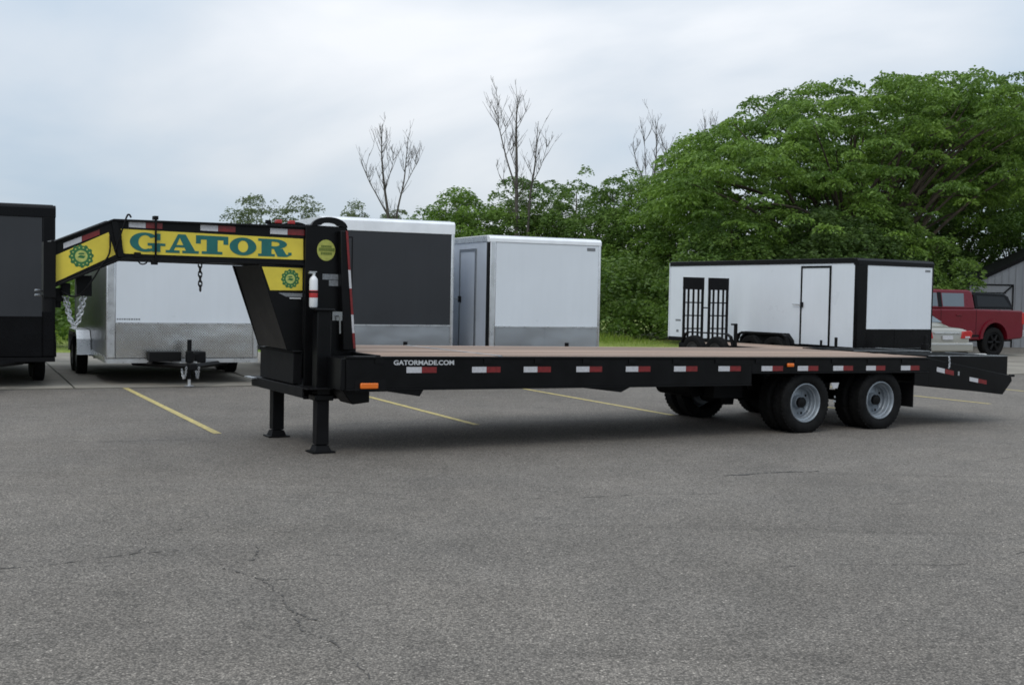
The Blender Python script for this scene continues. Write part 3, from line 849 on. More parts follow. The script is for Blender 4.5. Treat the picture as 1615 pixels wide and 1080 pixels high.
# dovetail and folded ramps
for side in (0, 1):
    f = (lambda d: d) if side == 0 else (lambda d: TW - d)
    m = MB(); m.prism([(2.081, .570), (2.081, .928), (3.70, .690), (3.72, .62), (3.535, .433)], f(0), f(.05)); B('dovetail_rail', 'black_paint', m, bevel=.004)
    m = MB(); m.prism([(1.82, .741), (2.08, .741), (2.08, .57), (1.82, .575)], f(.0), f(.05)); B('rail_gusset', 'black_paint', m)
for i in range(8):
    t = i / 7; x = 2.14 + 1.5 * t; z = .905 - .235 * t
    m = MB(); m.box(x - .05, x + .05, .052, TW - .052, z - .08, z - .02); B('dovetail_bar', 'black_satin', m)
for (ya, yb) in ((.06, 1.12), (TW - 1.12, TW - .06)):
    m = MB()
    for y in (ya, yb - .04):
        m.prism([(2.16, .955), (3.69, .955), (3.69, .70), (3.55, .70), (2.16, .905)], y, y + .04)
    m.box(3.64, 3.69, ya + .041, yb - .041, .72, .955)
    rmp = B('ramp', 'black_paint', m, bevel=.003)
    for q in range(9):
        x = 2.19 + q * .165
        B('ramp_bar', 'black_satin', MB().prism([(x, .956), (x + .035, .925), (x + .075, .956)], ya + .042, yb - .042), parent=rmp)
    B('ramp_skin', 'black_satin', MB().box(2.17, 3.63, ya + .043, yb - .043, .900, .918), parent=rmp)
    B('ramp_edge_highlight', 'galvanised', MB().box(2.165, 3.688, ya + .004, ya + .030, .9565, .962), parent=rmp)  # pale strip stands in for the highlight along the ramp's top edge
    B('ramp_edge_highlight', 'galvanised', MB().box(3.66, 3.688, ya + .035, yb - .004, .9565, .962), parent=rmp)  # same highlight, as a pale strip across the rear edge
B('latch_chain', 'chain_metal', chain([(2.44, -.012, .95), (2.45, -.014, .86), (2.44, -.014, .80)], link=.035, r=.005, w=.02), smooth=True)
m = MB(); m.cyl((3.70, .03, .69), (3.79, .03, .69), .018, n=10); B('hinge_pin', 'black_satin', m)
tape([(2.225, .815), (2.375, .790), (2.375, .728), (2.225, .755)], [(2.385, .790), (2.55, .762), (2.55, .70), (2.385, .728)], yoff=-.001)
tape([(2.86, .680), (3.03, .655), (3.03, .600), (2.86, .625)], [(3.035, .655), (3.20, .630), (3.20, .575), (3.035, .60)], yoff=-.001)
B('label_plate', 'galvanised', MB().box(2.63, 2.66, -.004, -.001, .70, .755))
for y in (.30, TW - .30):
    m = MB(); m.box(3.722, 3.74, y - .10, y + .10, .52, .60); B('tail_light', 'red_lens', m)
B('rear_bumper', 'black_paint', MB().prism([(3.54, .44), (3.72, .62), (3.70, .66), (3.50, .50)], .052, TW - .052))

# fire extinguisher held on the tower
FE = empty('fire_extinguisher', T.matrix_world @ Vector((0, 0, 0)), 0)
Tm = Matrix.Translation(W0) @ Matrix.Rotation(YAW, 4, 'Z')
FE.location = Tm @ Vector((-6.185, .60, 1.405 + SL * 6.185)); FE.rotation_euler = (0, 0, YAW)
tag(FE, 'white fire extinguisher with red label strapped upright to the black trailer tower', 'fire extinguisher')
MB().lathe([(.0005, 0), (.038, .002), (.043, .012), (.043, .270), (.038, .295), (.022, .315), (.014, .322), (.014, .34), (.0005, .34)], n=24, axis='z').build('cylinder', 'ext_white', FE, smooth=True)
MB().lathe([(.0436, .10), (.0438, .101), (.0438, .175), (.0436, .176)], n=24, axis='z').build('red_label', 'ext_red', FE, smooth=True)
m = MB(); m.box(-.055, .012, -.012, .012, .345, .353); m.box(-.05, .03, -.010, .010, .358, .366); m.box(-.014, .014, -.014, .014, .335, .352)
m.build('valve_handle', 'alu_trim', FE)
m = MB(); m.lathe([(.0445, .150), (.046, .150), (.046, .166), (.0445, .166)], n=24, axis='z'); m.box(-.03, .03, .03, .095, .148, .168)
m.build('bracket_strap', 'plastic_black', FE)

# ------------------------------------------------------------------ parked trailers
def small_wheel(parent, loc, r=.34, w=.2, flip=False, mat='rim_paint'):
    e = empty('wheel', loc); e.parent = parent
    if flip: e.rotation_euler = (0, 0, math.pi)
    # axis along local x, outer face towards -x
    MB().lathe([(r * .60, .02), (r * .78, 0), (r * .93, .012), (r, .045), (r, w - .045), (r * .93, w - .012), (r * .78, w), (r * .6, w - .02)], n=32, axis='x').build('tyre', 'rubber', e, smooth=True)
    MB().lathe([(r * .60, .02), (r * .55, .03), (r * .5, .06), (r * .30, .075), (r * .16, .05), (.0005, .045)], n=28, axis='x').build('rim', mat, e, smooth=True)
    return e
def tongue(p, zf, reach, jack_mat='black_satin', toolbox=False, chains=True):
    m = MB()
    for s in (-1, 1):
        m.tube([(s * .80, .30, zf - .09), (s * .05, -reach, zf - .09)], .045, n=4)
    t = m.build('tongue', 'black_satin', p)
    m = MB(); m.prism([(-.09, -reach + .12), (.09, -reach + .12), (.06, -reach - .16), (-.06, -reach - .16)], zf - .15, zf - .04, axis='z')
    m.build('coupler', 'plastic_black', p, bevel=.015)
    j = MB().cyl((0, -reach + .22, zf - .32), (0, -reach + .22, zf + .34), .038, n=14).build('tongue_jack', jack_mat, p, smooth=True)
    m = MB(); m.cyl((0, -reach + .22, .03), (0, -reach + .22, zf - .3), .028, n=12); m.cyl((0, -reach + .22, .012), (0, -reach + .22, .03), .085, n=18)
    m.build('jack_leg', 'alu_trim', j, smooth=True)
    m = MB(); m.box(-.055, .055, -reach + .15, -reach + .29, zf - .04, zf + .15); m.cyl((.05, -reach + .22, zf + .10), (.16, -reach + .22, zf + .10), .012)
    m.build('jack_housing', 'plastic_black', j, bevel=.01)
    MB().box(.055, .11, -reach + .12, -reach + .17, zf - .09, zf - .02).build('plug', 'alu_trim', p)
    if chains:
        for s in (-1, 1):
            P = sag((s * .12, -reach + .3, zf - .05), (s * .10, -reach - .1, zf - .1), .22)
            chain(P, link=.05, r=.007, w=.03).build('safety_chain', 'chain_metal', p)
    if toolbox:
        m = MB(); m.box(-.62, -.10, -.36, -.06, zf - .03, zf + .13); m.build('battery_box', 'plastic_black', p, bevel=.01)
        m = MB(); m.box(.13, .32, -.30, -.08, zf - .06, zf + .13); m.build('propane_box', 'plastic_black', p, bevel=.02)
def enclosed(name, label, loc, rz, W, L, zb, zt, front='white_panel', side='white_panel', trim='alu_trim', cap='alu_trim', cap_h=.14, guard='treadplate', guard_h=.60,
             post=.10, left_post=None, wheels_out=False, wheel_y=None, base='black_satin', floor_trim=True, door=None, fend='alu_trim', tng=1.0, toolbox=False, roof='alu_trim'):
    p = empty(name, loc, rz); tag(p, label, 'enclosed trailer', 'enclosed trailers parked behind the flatbed')
    h = W / 2; lp = left_post or post
    MB().box(-h + .012, h - .012, .02, L - .02, zb, zt - .03).build('body', side, p, bevel=.01)
    # front: guard, panel, posts, cap
    MB().box(-h + lp + .001, h - post - .001, -.003, .02, zb + .012, zb + guard_h).build('stone_guard', guard, p)
    MB().box(-h + lp + .001, h - post - .001, -.001, .02, zb + guard_h + .002, zt - cap_h - .001).build('front_panel', front, p)
    MB().box(-h + lp - .01, h - post + .01, -.010, .018, zb + guard_h - .010, zb + guard_h + .012).build('panel_trim', cap if cap != 'roof_silver' else 'alu_trim', p)
    MB().box(-.012, .012, -.008, -.0035, zb + .013, zb + guard_h - .012).build('guard_seam', guard, p)
    for a, b in ((-h, -h + lp), (h - post, h)):
        m = MB(); m.box(a, b, -.012, .10, zb, zt - cap_h + .02); m.build('corner_post', trim, p, bevel=.025, seg=3)
    m = MB(); m.prism([(-.014, zt - cap_h), (-.012, zt - .05), (.03, zt - .005), (.12, zt), (.12, zt - cap_h)], -h - .004, h + .004, axis='x')
    m.build('front_cap', cap, p, bevel=.008)
    m = MB()
    for s in (-1, 1): m.box(s * (h - .02), s * (h + .006), .121, L, zt - .11, zt + .003)
    m.box(-h + .03, h - .03, .121, L, zt - .028, zt + .012); m.build('roof_rail', roof, p, bevel=.006)
    m = MB()
    for s in (-1, 1): m.box(s * (h - .015), s * (h + .005), .101, L, zb - .07, zb + .035)
    m.box(-h, h, -.005, .09, zb - .075, zb - .003); m.build('bottom_rail', base, p)
    m = MB(); m.box(-h, h, L - .015, L + .02, zb, zt - .02); m.build('rear_gate', side, p)
    # crossbeams below
    m = MB()
    for k in range(int(L / .6)): m.box(-h + .05, h - .05, .3 + k * .6, .35 + k * .6, zb - .07, zb - .002)
    m.build('floor_frame', 'black_satin', p)
    wy = wheel_y or (L * .55, L * .55 + .86)
    for s in (-1, 1):
        for y in wy:
            x = s * (h + (.22 if wheels_out else -.06))
            small_wheel(p, (x, y, .335), flip=(s > 0), mat='galvanised')
        m = MB()
        xa, xb = (h + .0, h + .24) if wheels_out else (h - .02, h + .10)
        y0, y1 = wy[0] - .50, wy[1] + .50; zt_ = .84
        poly = [(y0, zb - .06), (y0 + .03, zt_ - .16), (y0 + .20, zt_), (y1 - .20, zt_), (y1 - .03, zt_ - .16), (y1, zb - .06), (y1 - .05, zb - .06), (y1 - .08, zt_ - .16), (y1 - .22, zt_ - .05), (y0 + .22, zt_ - .05), (y0 + .08, zt_ - .16), (y0 + .05, zb - .06)]
        m.prism(poly, s * xa, s * xb, axis='x'); fe_ = m.build('fender', fend, p)
        if not wheels_out:
            MB().prism([(y0 + .055, zb - .05), (y0 + .085, zt_ - .165), (y0 + .22, zt_ - .055), (y1 - .22, zt_ - .055), (y1 - .085, zt_ - .165), (y1 - .055, zb - .05)], s * (h - .02), s * (h + .006), axis='x').build('wheel_well', 'plastic_black', p)
    for y in wy:
        MB().cyl((-h + .1, y, .335), (h - .1, y, .335), .04).build('axle', 'black_satin', p)
    tongue(p, zb, tng, toolbox=toolbox)
    if door:
        sx, y0, y1, z0, z1, fm = door
        m = MB(); x0, x1 = sx * (h - .010), sx * (h + .012)
        for (a, b, c_, d) in ((y0, y0 + .045, z0, z1), (y1 - .045, y1, z0, z1), (y0 + .046, y1 - .046, z1 - .05, z1), (y0 + .046, y1 - .046, z0, z0 + .03)):
            m.box(x0, x1, a, b, c_, d)
        d = MB().box(sx * (h - .010), sx * (h + .002), y0 + .047, y1 - .047, z0 + .032, z1 - .052).build('side_door', side, p)
        m.build('door_frame', fm, d)
        m = MB(); m.box(sx * (h + .003), sx * (h + .04), y1 - .10, y1 - .02, 1.48, 1.60); m.build('door_latch', 'plastic_black', d, bevel=.005)
        m = MB(); m.cyl((sx * (h + .03), y1 - .04, 1.54), (sx * (h + .035), y1 + .24, 1.55), .012, n=8); m.build('door_handle', 'galvanised', d)
    return p
RZ = R(25.2)
w1 = enclosed('enclosed_trailer', 'white enclosed trailer with polished patterned lower front, seen beneath the yellow lettered neck', (-5.615, 20.29, 0), RZ, 2.55, 5.6, .45, 2.42,
              side='smoke_panel', guard='treadplate', post=.10, left_post=.16, wheels_out=True, wheel_y=(2.9, 3.76), tng=.75, toolbox=True, cap_h=.12, fend='alu_trim', base='alu_trim')
# its print on the white front
m = MB()
rr = random.Random(9); x = -1.10
while x < -.72:
    w = rr.uniform(.02, .035); m.box(x, x + w, -.0035, -.0015, 1.10, 1.125); x += w + .012
m.build('front_print', 'sticker_grey', w1)
w2 = enclosed('enclosed_trailer', 'charcoal enclosed trailer with white roof cap standing right behind the black tower', (-2.235, 21.48, 0), RZ, 2.52, 6.0, .45, 2.965,
              front='charcoal_panel', side='silver_side', guard='treadplate_dull', cap='roof_silver', cap_h=.235, post=.07, tng=1.1)
m = MB(); m.box(-1.09, -.72, -.005, -.0015, 1.30, 2.60)
dr = m.build('front_hatch', 'charcoal_panel', w2)
m = MB()
for a in ((-1.11, -1.09, 1.28, 2.62), (-.72, -.70, 1.28, 2.62), (-1.089, -.721, 1.28, 1.299), (-1.089, -.721, 2.601, 2.62)): m.box(a[0], a[1], -.009, -.0015, a[2], a[3])
m.build('hatch_seal', 'plastic_black', dr)
w3 = enclosed('enclosed_trailer', 'white fronted trailer with silver side and bright roof edge, beside the charcoal trailer', (.62, 22.33, 0), RZ, 2.34, 6.4, .45, 2.725,
              side='silver_side', guard='treadplate_dull', cap='roof_silver', cap_h=.12, post=.055, left_post=.13, tng=1.1, door=(-1, .62, 1.42, .52, 2.50, 'chrome_dark'))
MB().box(-1.182, -1.155, -.006, .11, .45, 2.60).build('corner_seal', 'plastic_black', w3)
MB().box(.86, 1.04, -.004, -.0012, 2.50, 2.56).build('front_badge', 'sticker_grey', w3)
# black one at the left edge: right front corner
zc = Vector((-7.36, 19.10, 0)); zc = zc - (UU * 1.27)
w4 = enclosed('enclosed_trailer', 'tall black enclosed trailer with charcoal front panel, cut off by the left picture edge', (zc.x, zc.y, 0), RZ, 2.54, 6.2, .50, 2.935,
              front='charcoal_panel', side='black_gloss', guard='black_gloss', trim='black_gloss', cap='black_gloss', cap_h=.20, guard_h=.64, post=.20, fend='plastic_black', roof='black_gloss', tng=1.0, wheel_y=(1.6, 2.5))
# right white trailer with black trim
EC = Vector((7.80, 26.93, 0)); EA = 1.0273
fd = Vector((math.sin(EA), math.cos(EA), 0)); ERZ = math.atan2(fd.y, fd.x)
ctr = EC + fd * 1.28
w5 = enclosed('enclosed_trailer', 'long white enclosed trailer with black corner trim, side door and black lower front', (ctr.x, ctr.y, 0), ERZ, 2.56, 6.75, .56, 2.62,
              trim='black_gloss', cap='black_gloss', cap_h=.15, guard='black_gloss', guard_h=.44, post=.05, left_post=.33, base='black_satin', roof='black_gloss', fend='plastic_black',
              door=(-1, .80, 1.76, .575, 2.46, 'black_gloss'), wheel_y=(2.42, 3.28), tng=1.1)
m = MB(); m.box(-1.295, -1.282, 1.02, 1.08, .58, .72); m.build('door_holdback', 'plastic_black', w5)
for (y, z, w, h_) in ((6.25, 1.02, .22, .05), (6.33, .72, .10, .07)): MB().box(-1.2695, -1.268, y, y + w, z, z + h_).build('side_print', 'sticker_grey', w5)
MB().box(.98, 1.16, -.004, -.0012, 2.36, 2.41).build('front_badge', 'sticker_grey', w5)
for s in (-1, 1): MB().box(s * 1.24 - .01, s * 1.24 + .01, .3, 6.6, 2.632, 2.638)

# ------------------------------------------------------------------ black equipment trailer with upright ramps
sdv = Vector((-math.cos(EA), math.sin(EA), 0))
# local: x to the right along the ramps, y away; far (ramp) end at y = 0, bed towards -y
base = EC + fd * (-1.98) + sdv * 3.75
Q = empty('equipment_trailer', (base.x, base.y, 0), ERZ)
tag(Q, 'low black equipment trailer with two upright slatted ramps before the long white trailer', 'equipment trailer')
QW = 1.56
def ramp_gate(x0, x1):
    m = MB()
    m.box(x0, x0 + .05, -.05, 0, .52, 2.12); m.box(x1 - .05, x1, -.05, 0, .52, 2.12)
    m.box(x0, x1, -.055, .005, 1.86, 2.16)
    g_ = m.build('upright_ramp', 'black_satin', Q)
    n = 3
    for k in range(n):
        x = x0 + (x1 - x0) * (k + 1) / (n + 1)
        MB().box(x - .022, x + .022, -.042, -.008, .54, 1.86).build('ramp_slat', 'black_satin', g_)
    for z in (.56, .90, 1.22, 1.54): MB().box(x0 + .05, x1 - .05, -.030, -.012, z - .015, z + .015).build('ramp_rung', 'black_satin', g_)
ramp_gate(.0, .63); ramp_gate(.80, 1.43)
MB().box(.63, .80, -.035, -.015, 1.40, 1.43).build('ramp_link', 'black_satin', Q)
m = MB(); m.box(-.08, .0, -3.6, .02, .44, .56); m.box(QW - .08, QW, -3.6, .02, .44, .56); m.box(0.001, QW - .081, -3.6, -3.52, .44, .56); m.box(.001, QW - .081, -.06, .02, .44, .55)
m.build('frame', 'black_satin', Q, bevel=.006)
for i in range(9):
    MB().box(.01 + i * .163, .01 + i * .163 + .155, -3.51, -.07, .52, .56).build('plank', 'deck_wood', Q)
for k, y in enumerate((-.68, -1.50)):
    for s, x in ((0, -.26), (1, QW + .20)):
        small_wheel(Q, (x, y, .375), r=.385, w=.2, flip=bool(s), mat='dark_hub')
for x0, x1 in ((-.16, -.081), (QW + .001, QW + .10)):
    m = MB(); m.prism([(-2.02, .56), (-1.93, .78), (-1.78, .845), (-.40, .845), (-.25, .78), (-.15, .56), (-.18, .56), (-.28, .76), (-.42, .815), (-1.76, .815), (-1.90, .76), (-1.98, .56)], x0, x1, axis='x')
    m.build('fender', 'black_satin', Q)
for y in (-.68, -1.5): MB().cyl((-.05, y, .32), (QW + .05, y, .32), .035).build('axle', 'black_satin', Q)
m = MB(); m.box(-.11, -.05, -2.06, -2.0, .56, 1.06); m.box(-.20, -.05, -2.06, -2.0, 1.04, 1.08); m.build('side_post', 'black_satin', Q)
m = MB()
for s in (0, 1): m.tube([(.1 + s * (QW - .2), -3.55, .48), (QW / 2, -4.5, .48)], .04, n=4)
m.build('tongue', 'black_satin', Q)
MB().cyl((QW / 2, -4.3, .02), (QW / 2, -4.3, .85), .035).build('tongue_jack', 'black_satin', Q)

# ------------------------------------------------------------------ vehicles
def car_wheel(parent, loc, r, w, flip, rimmat, rname='rim'):
    e = empty('wheel', loc); e.parent = parent
    if flip: e.rotation_euler = (0, 0, math.pi)
    MB().lathe([(r * .62, .03), (r * .70, .0), (r * .92, .004), (r, .04), (r, w - .04), (r * .92, w), (r * .62, w - .02)], n=36, axis='y').build('tyre', 'rubber', e, smooth=True)
    m = MB().lathe([(r * .62, .03), (r * .57, .02), (r * .55, .05), (r * .5, .10), (.0005, .11)], n=36, axis='y')
    for k in range(6):
        a = 2 * math.pi * k / 6
        c, s = math.cos(a), math.sin(a)
        p0, p1 = Vector((.05 * c, .035, .05 * s)), Vector((r * .56 * c, .03, r * .56 * s)); m.tube([p0, p1], [.05, .035], n=6)
    m.build(rname, rimmat, e, smooth=True)
# red pickup: local x forward (towards -u), y to its left (camera side)
P_ = empty('pickup_truck', lot(28.65, 7.98), TH + math.pi); P_.scale = (1.04, 1.04, 1.04)
tag(P_, 'red crew cab pickup truck with black bed cap beside the grey building', 'pickup truck')
HW = .98
side_poly = [(-1.20, .62), (-1.22, 1.08), (-1.16, 1.40), (1.0, 1.42), (3.55, 1.40), (4.55, 1.33), (4.72, 1.10), (4.72, .60), (4.3, .52)]
def arch(cx, r, n=10): return [(cx + r * math.cos(R(180 - 180 * i / n)), .54 + r * math.sin(R(180 - 180 * i / n)) * .98) for i in range(n + 1)][::-1]
FX = 3.68
low = [(-1.20, .62)] + side_poly[1:] + [(FX + .52, .50)] + arch(FX, .50)[1:-1] + [(FX - .52, .50), (.52, .50)] + arch(0, .50)[1:-1] + [(-.52, .50), (-1.15, .55)]
m = MB(); m.prism(low, -HW, HW); m.build('body', 'truck_red', P_, bevel=.045, seg=3)
# inner wheel wells
MB().box(-1.1, 4.5, -.66, .66, .45, .95).build('underbody', 'plastic_black', P_)
cabp = [(.76, 1.415), (.80, 1.93), (.94, 1.985), (2.55, 1.985), (2.75, 1.95), (3.50, 1.415)]
m = MB()
m.add([(x, y, z) for s in (-1, 1) for (x, z) in cabp for y in [s * (HW - .03 - .20 * (z - 1.415))]],
      [tuple(range(6))[::-1], tuple(range(6, 12))] + [(i, (i + 1) % 6, 6 + (i + 1) % 6, 6 + i) for i in range(6)])
m.build('cab', 'truck_red', P_, bevel=.05, seg=3)
def sidewin(name, poly, mat, off):
    for s in (-1, 1):
        m = MB(); m.add([(x, s * (HW - .03 - .20 * (z - 1.415) + off), z) for (x, z) in poly], [tuple(range(len(poly)))])
        m.build(name, mat, P_)
sidewin('rear_door_window', [(1.20, 1.49), (1.16, 1.88), (2.03, 1.88), (2.03, 1.49)], 'glass_pale', .004)
sidewin('front_door_window', [(2.22, 1.49), (2.22, 1.88), (2.62, 1.88), (3.16, 1.52), (3.16, 1.49)], 'glass_pale', .004)
sidewin('door_pillar', [(2.06, 1.47), (2.06, 1.90), (2.21, 1.90), (2.21, 1.47)], 'plastic_black', .006)
capp = [(.75, 1.425), (.75, 1.88), (.63, 1.925), (-.50, 1.90), (-.66, 1.82), (-.84, 1.425)]
m = MB()
m.add([(x, y, z) for s in (-1, 1) for (x, z) in capp for y in [s * (HW - .05 - .18 * (z - 1.415))]],
      [tuple(range(6))[::-1], tuple(range(6, 12))] + [(i, (i + 1) % 6, 6 + (i + 1) % 6, 6 + i) for i in range(6)])
bc = m.build('bed_cap', 'black_gloss', P_, bevel=.03)
for s in (-1, 1):
    m = MB(); m.add([(x, s * (HW - .05 - .18 * (z - 1.415) + .004), z) for (x, z) in [(.64, 1.50), (.64, 1.82), (-.46, 1.80), (-.70, 1.50)]], [(0, 1, 2, 3)])
    m.build('cap_window', 'glass_dark', bc)
for cx in (0, FX):
    for s in (-1, 1):
        m = MB()
        o1, i1 = arch(cx, .60, 16), arch(cx, .50, 16)
        for k in range(16): m.prism([o1[k], o1[k + 1], i1[k + 1], i1[k]], s * (HW - .02), s * (HW + .045))
        m.build('wheel_flare', 'truck_red', P_)
        car_wheel(P_, (cx, s * (HW + .01), .435), .445, .28, s > 0, 'plastic_black')
for s in (-1, 1):
    MB().box(-1.235, -1.12, s * .78, s * (HW + .006), .98, 1.34).build('tail_light', 'red_lens', P_, bevel=.02)
    MB().box(.62, 3.05, s * (HW - .04), s * (HW + .012), .60, .66).build('side_step', 'plastic_black', P_)
    MB().box(3.0, 3.14, s * (HW - .02), s * (HW + .22), 1.46, 1.66).build('wing_mirror', 'truck_red', P_, bevel=.03)
    for x in (1.35, 2.42): MB().box(x, x + .2, s * (HW - .005), s * (HW + .025), 1.22, 1.26).build('door_handle', 'truck_red', P_, bevel=.008)
for s in (-1, 1):
    for x in (.74, 2.13, 3.22): MB().box(x, x + .014, s * (HW - .006), s * (HW + .003), .62, 1.40).build('door_seam', 'plastic_black', P_)
    MB().box(-1.12, 4.6, s * (HW - .004), s * (HW + .012), .93, .965).build('side_moulding', 'truck_red', P_) if False else None
MB().box(-1.36, -1.15, -.92, .92, .58, .80).build('rear_bumper', 'galvanised', P_, bevel=.03)
MB().add([(-1.195, -.70, 1.02), (-1.195, .70, 1.02), (-1.195, .70, 1.30), (-1.195, -.70, 1.30)], [(0, 1, 2, 3)])

# champagne sedan, rear towards the camera: local x forward (+v), y left
S_ = empty('sedan_car', lot(22.05, 2.35, .03), TH + math.pi / 2)
tag(S_, 'champagne sedan showing red tail lights, half hidden behind the long white trailer', 'car')
def loft(secs, name, mat, parent, **k):
    m = MB(); n = len(secs[0])
    vs = [p for s in secs for p in s]; fs = []
    for i in range(len(secs) - 1):
        for j in range(n - 1): fs.append((i * n + j, i * n + j + 1, (i + 1) * n + j + 1, (i + 1) * n + j))
        fs.append((i * n + n - 1, i * n, (i + 1) * n, (i + 1) * n + n - 1))
    fs += [tuple(range(n))[::-1], tuple(range((len(secs) - 1) * n, len(secs) * n))]
    m.add(vs, fs); o = m.build(name, mat, parent, smooth=True, angle=60, **k); return o
def csec(x, hw, zb, zm, zt):
    half = [(0, zb), (hw * .82, zb), (hw * .97, zb + .12), (hw, zm), (hw * .95, zt - .10), (hw * .86, zt - .02), (0, zt)]
    return [(x, y, z) for y, z in half] + [(x, -y, z) for y, z in half[-2:0:-1]]
bodyS = [(-.02, .76, .36, .60, .90), (.03, .83, .26, .62, .98), (.16, .87, .22, .66, 1.015), (.7, .89, .20, .68, 1.02), (1.2, .89, .20, .68, .98), (3.0, .89, .20, .68, .95), (3.6, .88, .20, .66, .92), (4.3, .84, .22, .6, .80), (4.62, .72, .32, .52, .66)]
b_ = loft([csec(*s) for s in bodyS], 'body', 'car_champagne', S_)
sb = b_.modifiers.new('smooth', 'SUBSURF'); sb.levels = 1; sb.render_levels = 1
def gsec(x, hwb, hwt, zb, zt): 
    half = [(0, zb), (hwb, zb), (hwt + (hwb - hwt) * .35, zb + (zt - zb) * .7), (hwt, zt - .04), (hwt * .7, zt), (0, zt + .012)]
    return [(x, y, z) for y, z in half] + [(x, -y, z) for y, z in half[-2:0:-1]]
gh = [(.62, .74, .70, .93, 1.012), (.78, .76, .66, .93, 1.10), (1.35, .80, .60, .93, 1.36), (1.7, .81, .58, .93, 1.43), (2.5, .81, .58, .93, 1.43), (2.9, .80, .60, .93, 1.34), (3.55, .76, .70, .90, .955)]
loft([gsec(*s) for s in gh], 'cabin', 'car_champagne', S_)
m = MB(); m.add([(.80, .62, 1.095), (.80, -.62, 1.095), (1.33, -.55, 1.365), (1.33, .55, 1.365)], [(0, 1, 2, 3)])
m.v = [(x - .012, y, z + .022) for x, y, z in m.v]; m.build('rear_window', 'glass_pale', S_)
for s in (-1, 1):
    m = MB(); m.add([(1.22, s * .775, 1.0), (1.50, s * .675, 1.34), (2.75, s * .675, 1.34), (3.20, s * .785, 1.0)], [(0, 1, 2, 3)]); m.v = [(x, y + s * .035, z) for x, y, z in m.v]; m.build('side_window', 'glass_dark', S_)
    m = MB(); m.prism([(.47 * s, .72), (.80 * s, .72), (.86 * s, .86), (.80 * s, .92), (.52 * s, .90)], -.035, .16, axis='x'); tl = m.build('tail_light', 'red_lens', S_, bevel=.012)
    m = MB(); m.box(-.040, 0, s * .60, s * .76, .735, .775); m.build('reverse_lens', 'tape_white', tl)
    for cx in (.95, 3.65): car_wheel(S_, (cx, s * .885, .32), .32, .2, s > 0, 'galvanised')
m = MB(); m.box(-.10, .12, -.84, .84, .38, .62); m.build('rear_bumper', 'car_champagne', S_, bevel=.05, seg=3)
MB().box(-.055, -.02, -.17, .17, .69, .79).build('number_plate', 'tape_white', S_, bevel=.004)
MB().box(-.108, -.10, -.80, .80, .565, .59).build('bumper_trim', 'alu_trim', S_)
MB().box(-.07, .05, -.70, .70, .27, .375).build('bumper_valance', 'plastic_black', S_, bevel=.02)
MB().box(-.045, -.018, -.45, .45, .845, .875).build('trunk_garnish', 'alu_trim', S_, bevel=.004)
# white wheel stop
ws = MB().prism([(-.11, 0), (.11, 0), (.07, .13), (-.07, .13)], -.22, .22, axis='x').build('wheel_stop', 'kerb_white', None, bevel=.015)
ws.location = lot(27.15, 6.1, .02); ws.rotation_euler = (0, 0, TH)
tag(ws, 'white concrete wheel stop on the pavement before the red pickup', 'wheel stop')

# ------------------------------------------------------------------ grey building
BLD_POS, BLD_ROT = (16.95, 46.0, 0), R(-12)
BD = empty('metal_building', BLD_POS, BLD_ROT)
tag(BD, 'grey metal sided building with black sloping roof edge behind the red pickup', 'building')
m = MB()
m.prism([(0, 0), (12, 0), (12, 1.98), (6, 5.04), (0, 1.98)], 0.01, 5.5); m.build('wall', 'building_metal', BD)
for k in range(48):
    x = .10 + k * .25; zt = 1.98 + .51 * (x if x < 6 else 12 - x - .04)
    MB().box(x, x + .04, -.014, .009, 0, zt - .03).build('wall_rib', 'building_metal', BD)
m = MB(); m.prism([(-.45, 1.77), (6, 5.06), (12.45, 1.77), (12.45, 1.91), (6, 5.21), (-.45, 1.91)], -.08, 5.8); m.build('roof', 'plastic_black', BD)
fr = MB()
fr.box(.62, 2.28, -.05, -.015, 2.36, 2.41); fr.box(2.23, 2.28, -.05, -.015, 0, 2.359); fr.box(.62, .67, -.05, -.015, 0, 2.359); fr.box(.671, 2.0, -.05, -.015, 2.06, 2.095)
fr.build('door_frame', 'plastic_black', BD)
MB().box(.671, 2.229, -.0165, -.0145, 0, 2.355).build('overhead_door', 'building_metal', BD)
MB().tube([(1.90, -.06, 2.04), (2.24, -.06, 2.38)], .03, n=6).build('door_brace', 'plastic_black', BD)

# ------------------------------------------------------------------ vegetation
def leaf_mesh(name, C, D, S, tone, mat, parent, width=.42, seed=0):
    """C centres, D unit long-axis directions, S lengths; rhombic leaves with random roll"""
    rg = np.random.default_rng(seed); N = len(C)
    rv = rg.normal(size=(N, 3)); rv[:, 2] *= .45
    Wd = np.cross(D, rv); Wd /= (np.linalg.norm(Wd, axis=1, keepdims=True) + 1e-9)
    hl = (S * .5)[:, None]; hw = (S * width * .5)[:, None]
    V = np.empty((N, 4, 3))
    V[:, 0] = C - D * hl; V[:, 1] = C + Wd * hw; V[:, 2] = C + D * hl; V[:, 3] = C - Wd * hw
    me = bpy.data.meshes.new(name)
    me.vertices.add(N * 4); me.vertices.foreach_set('co', V.reshape(-1))
    me.loops.add(N * 4); me.loops.foreach_set('vertex_index', np.arange(N * 4, dtype=np.int32))
    me.polygons.add(N); me.polygons.foreach_set('loop_start', np.arange(0, N * 4, 4, dtype=np.int32))
    me.polygons.foreach_set('loop_total', np.full(N, 4, dtype=np.int32))
    me.update(calc_edges=True)
    at = me.attributes.new('tone', 'FLOAT', 'FACE'); at.data.foreach_set('value', np.clip(tone, 0, 1).astype(np.float32))
    me.materials.append(MATS[mat])
    o = bpy.data.objects.new(name, me); col.objects.link(o); o.parent = parent
    return o
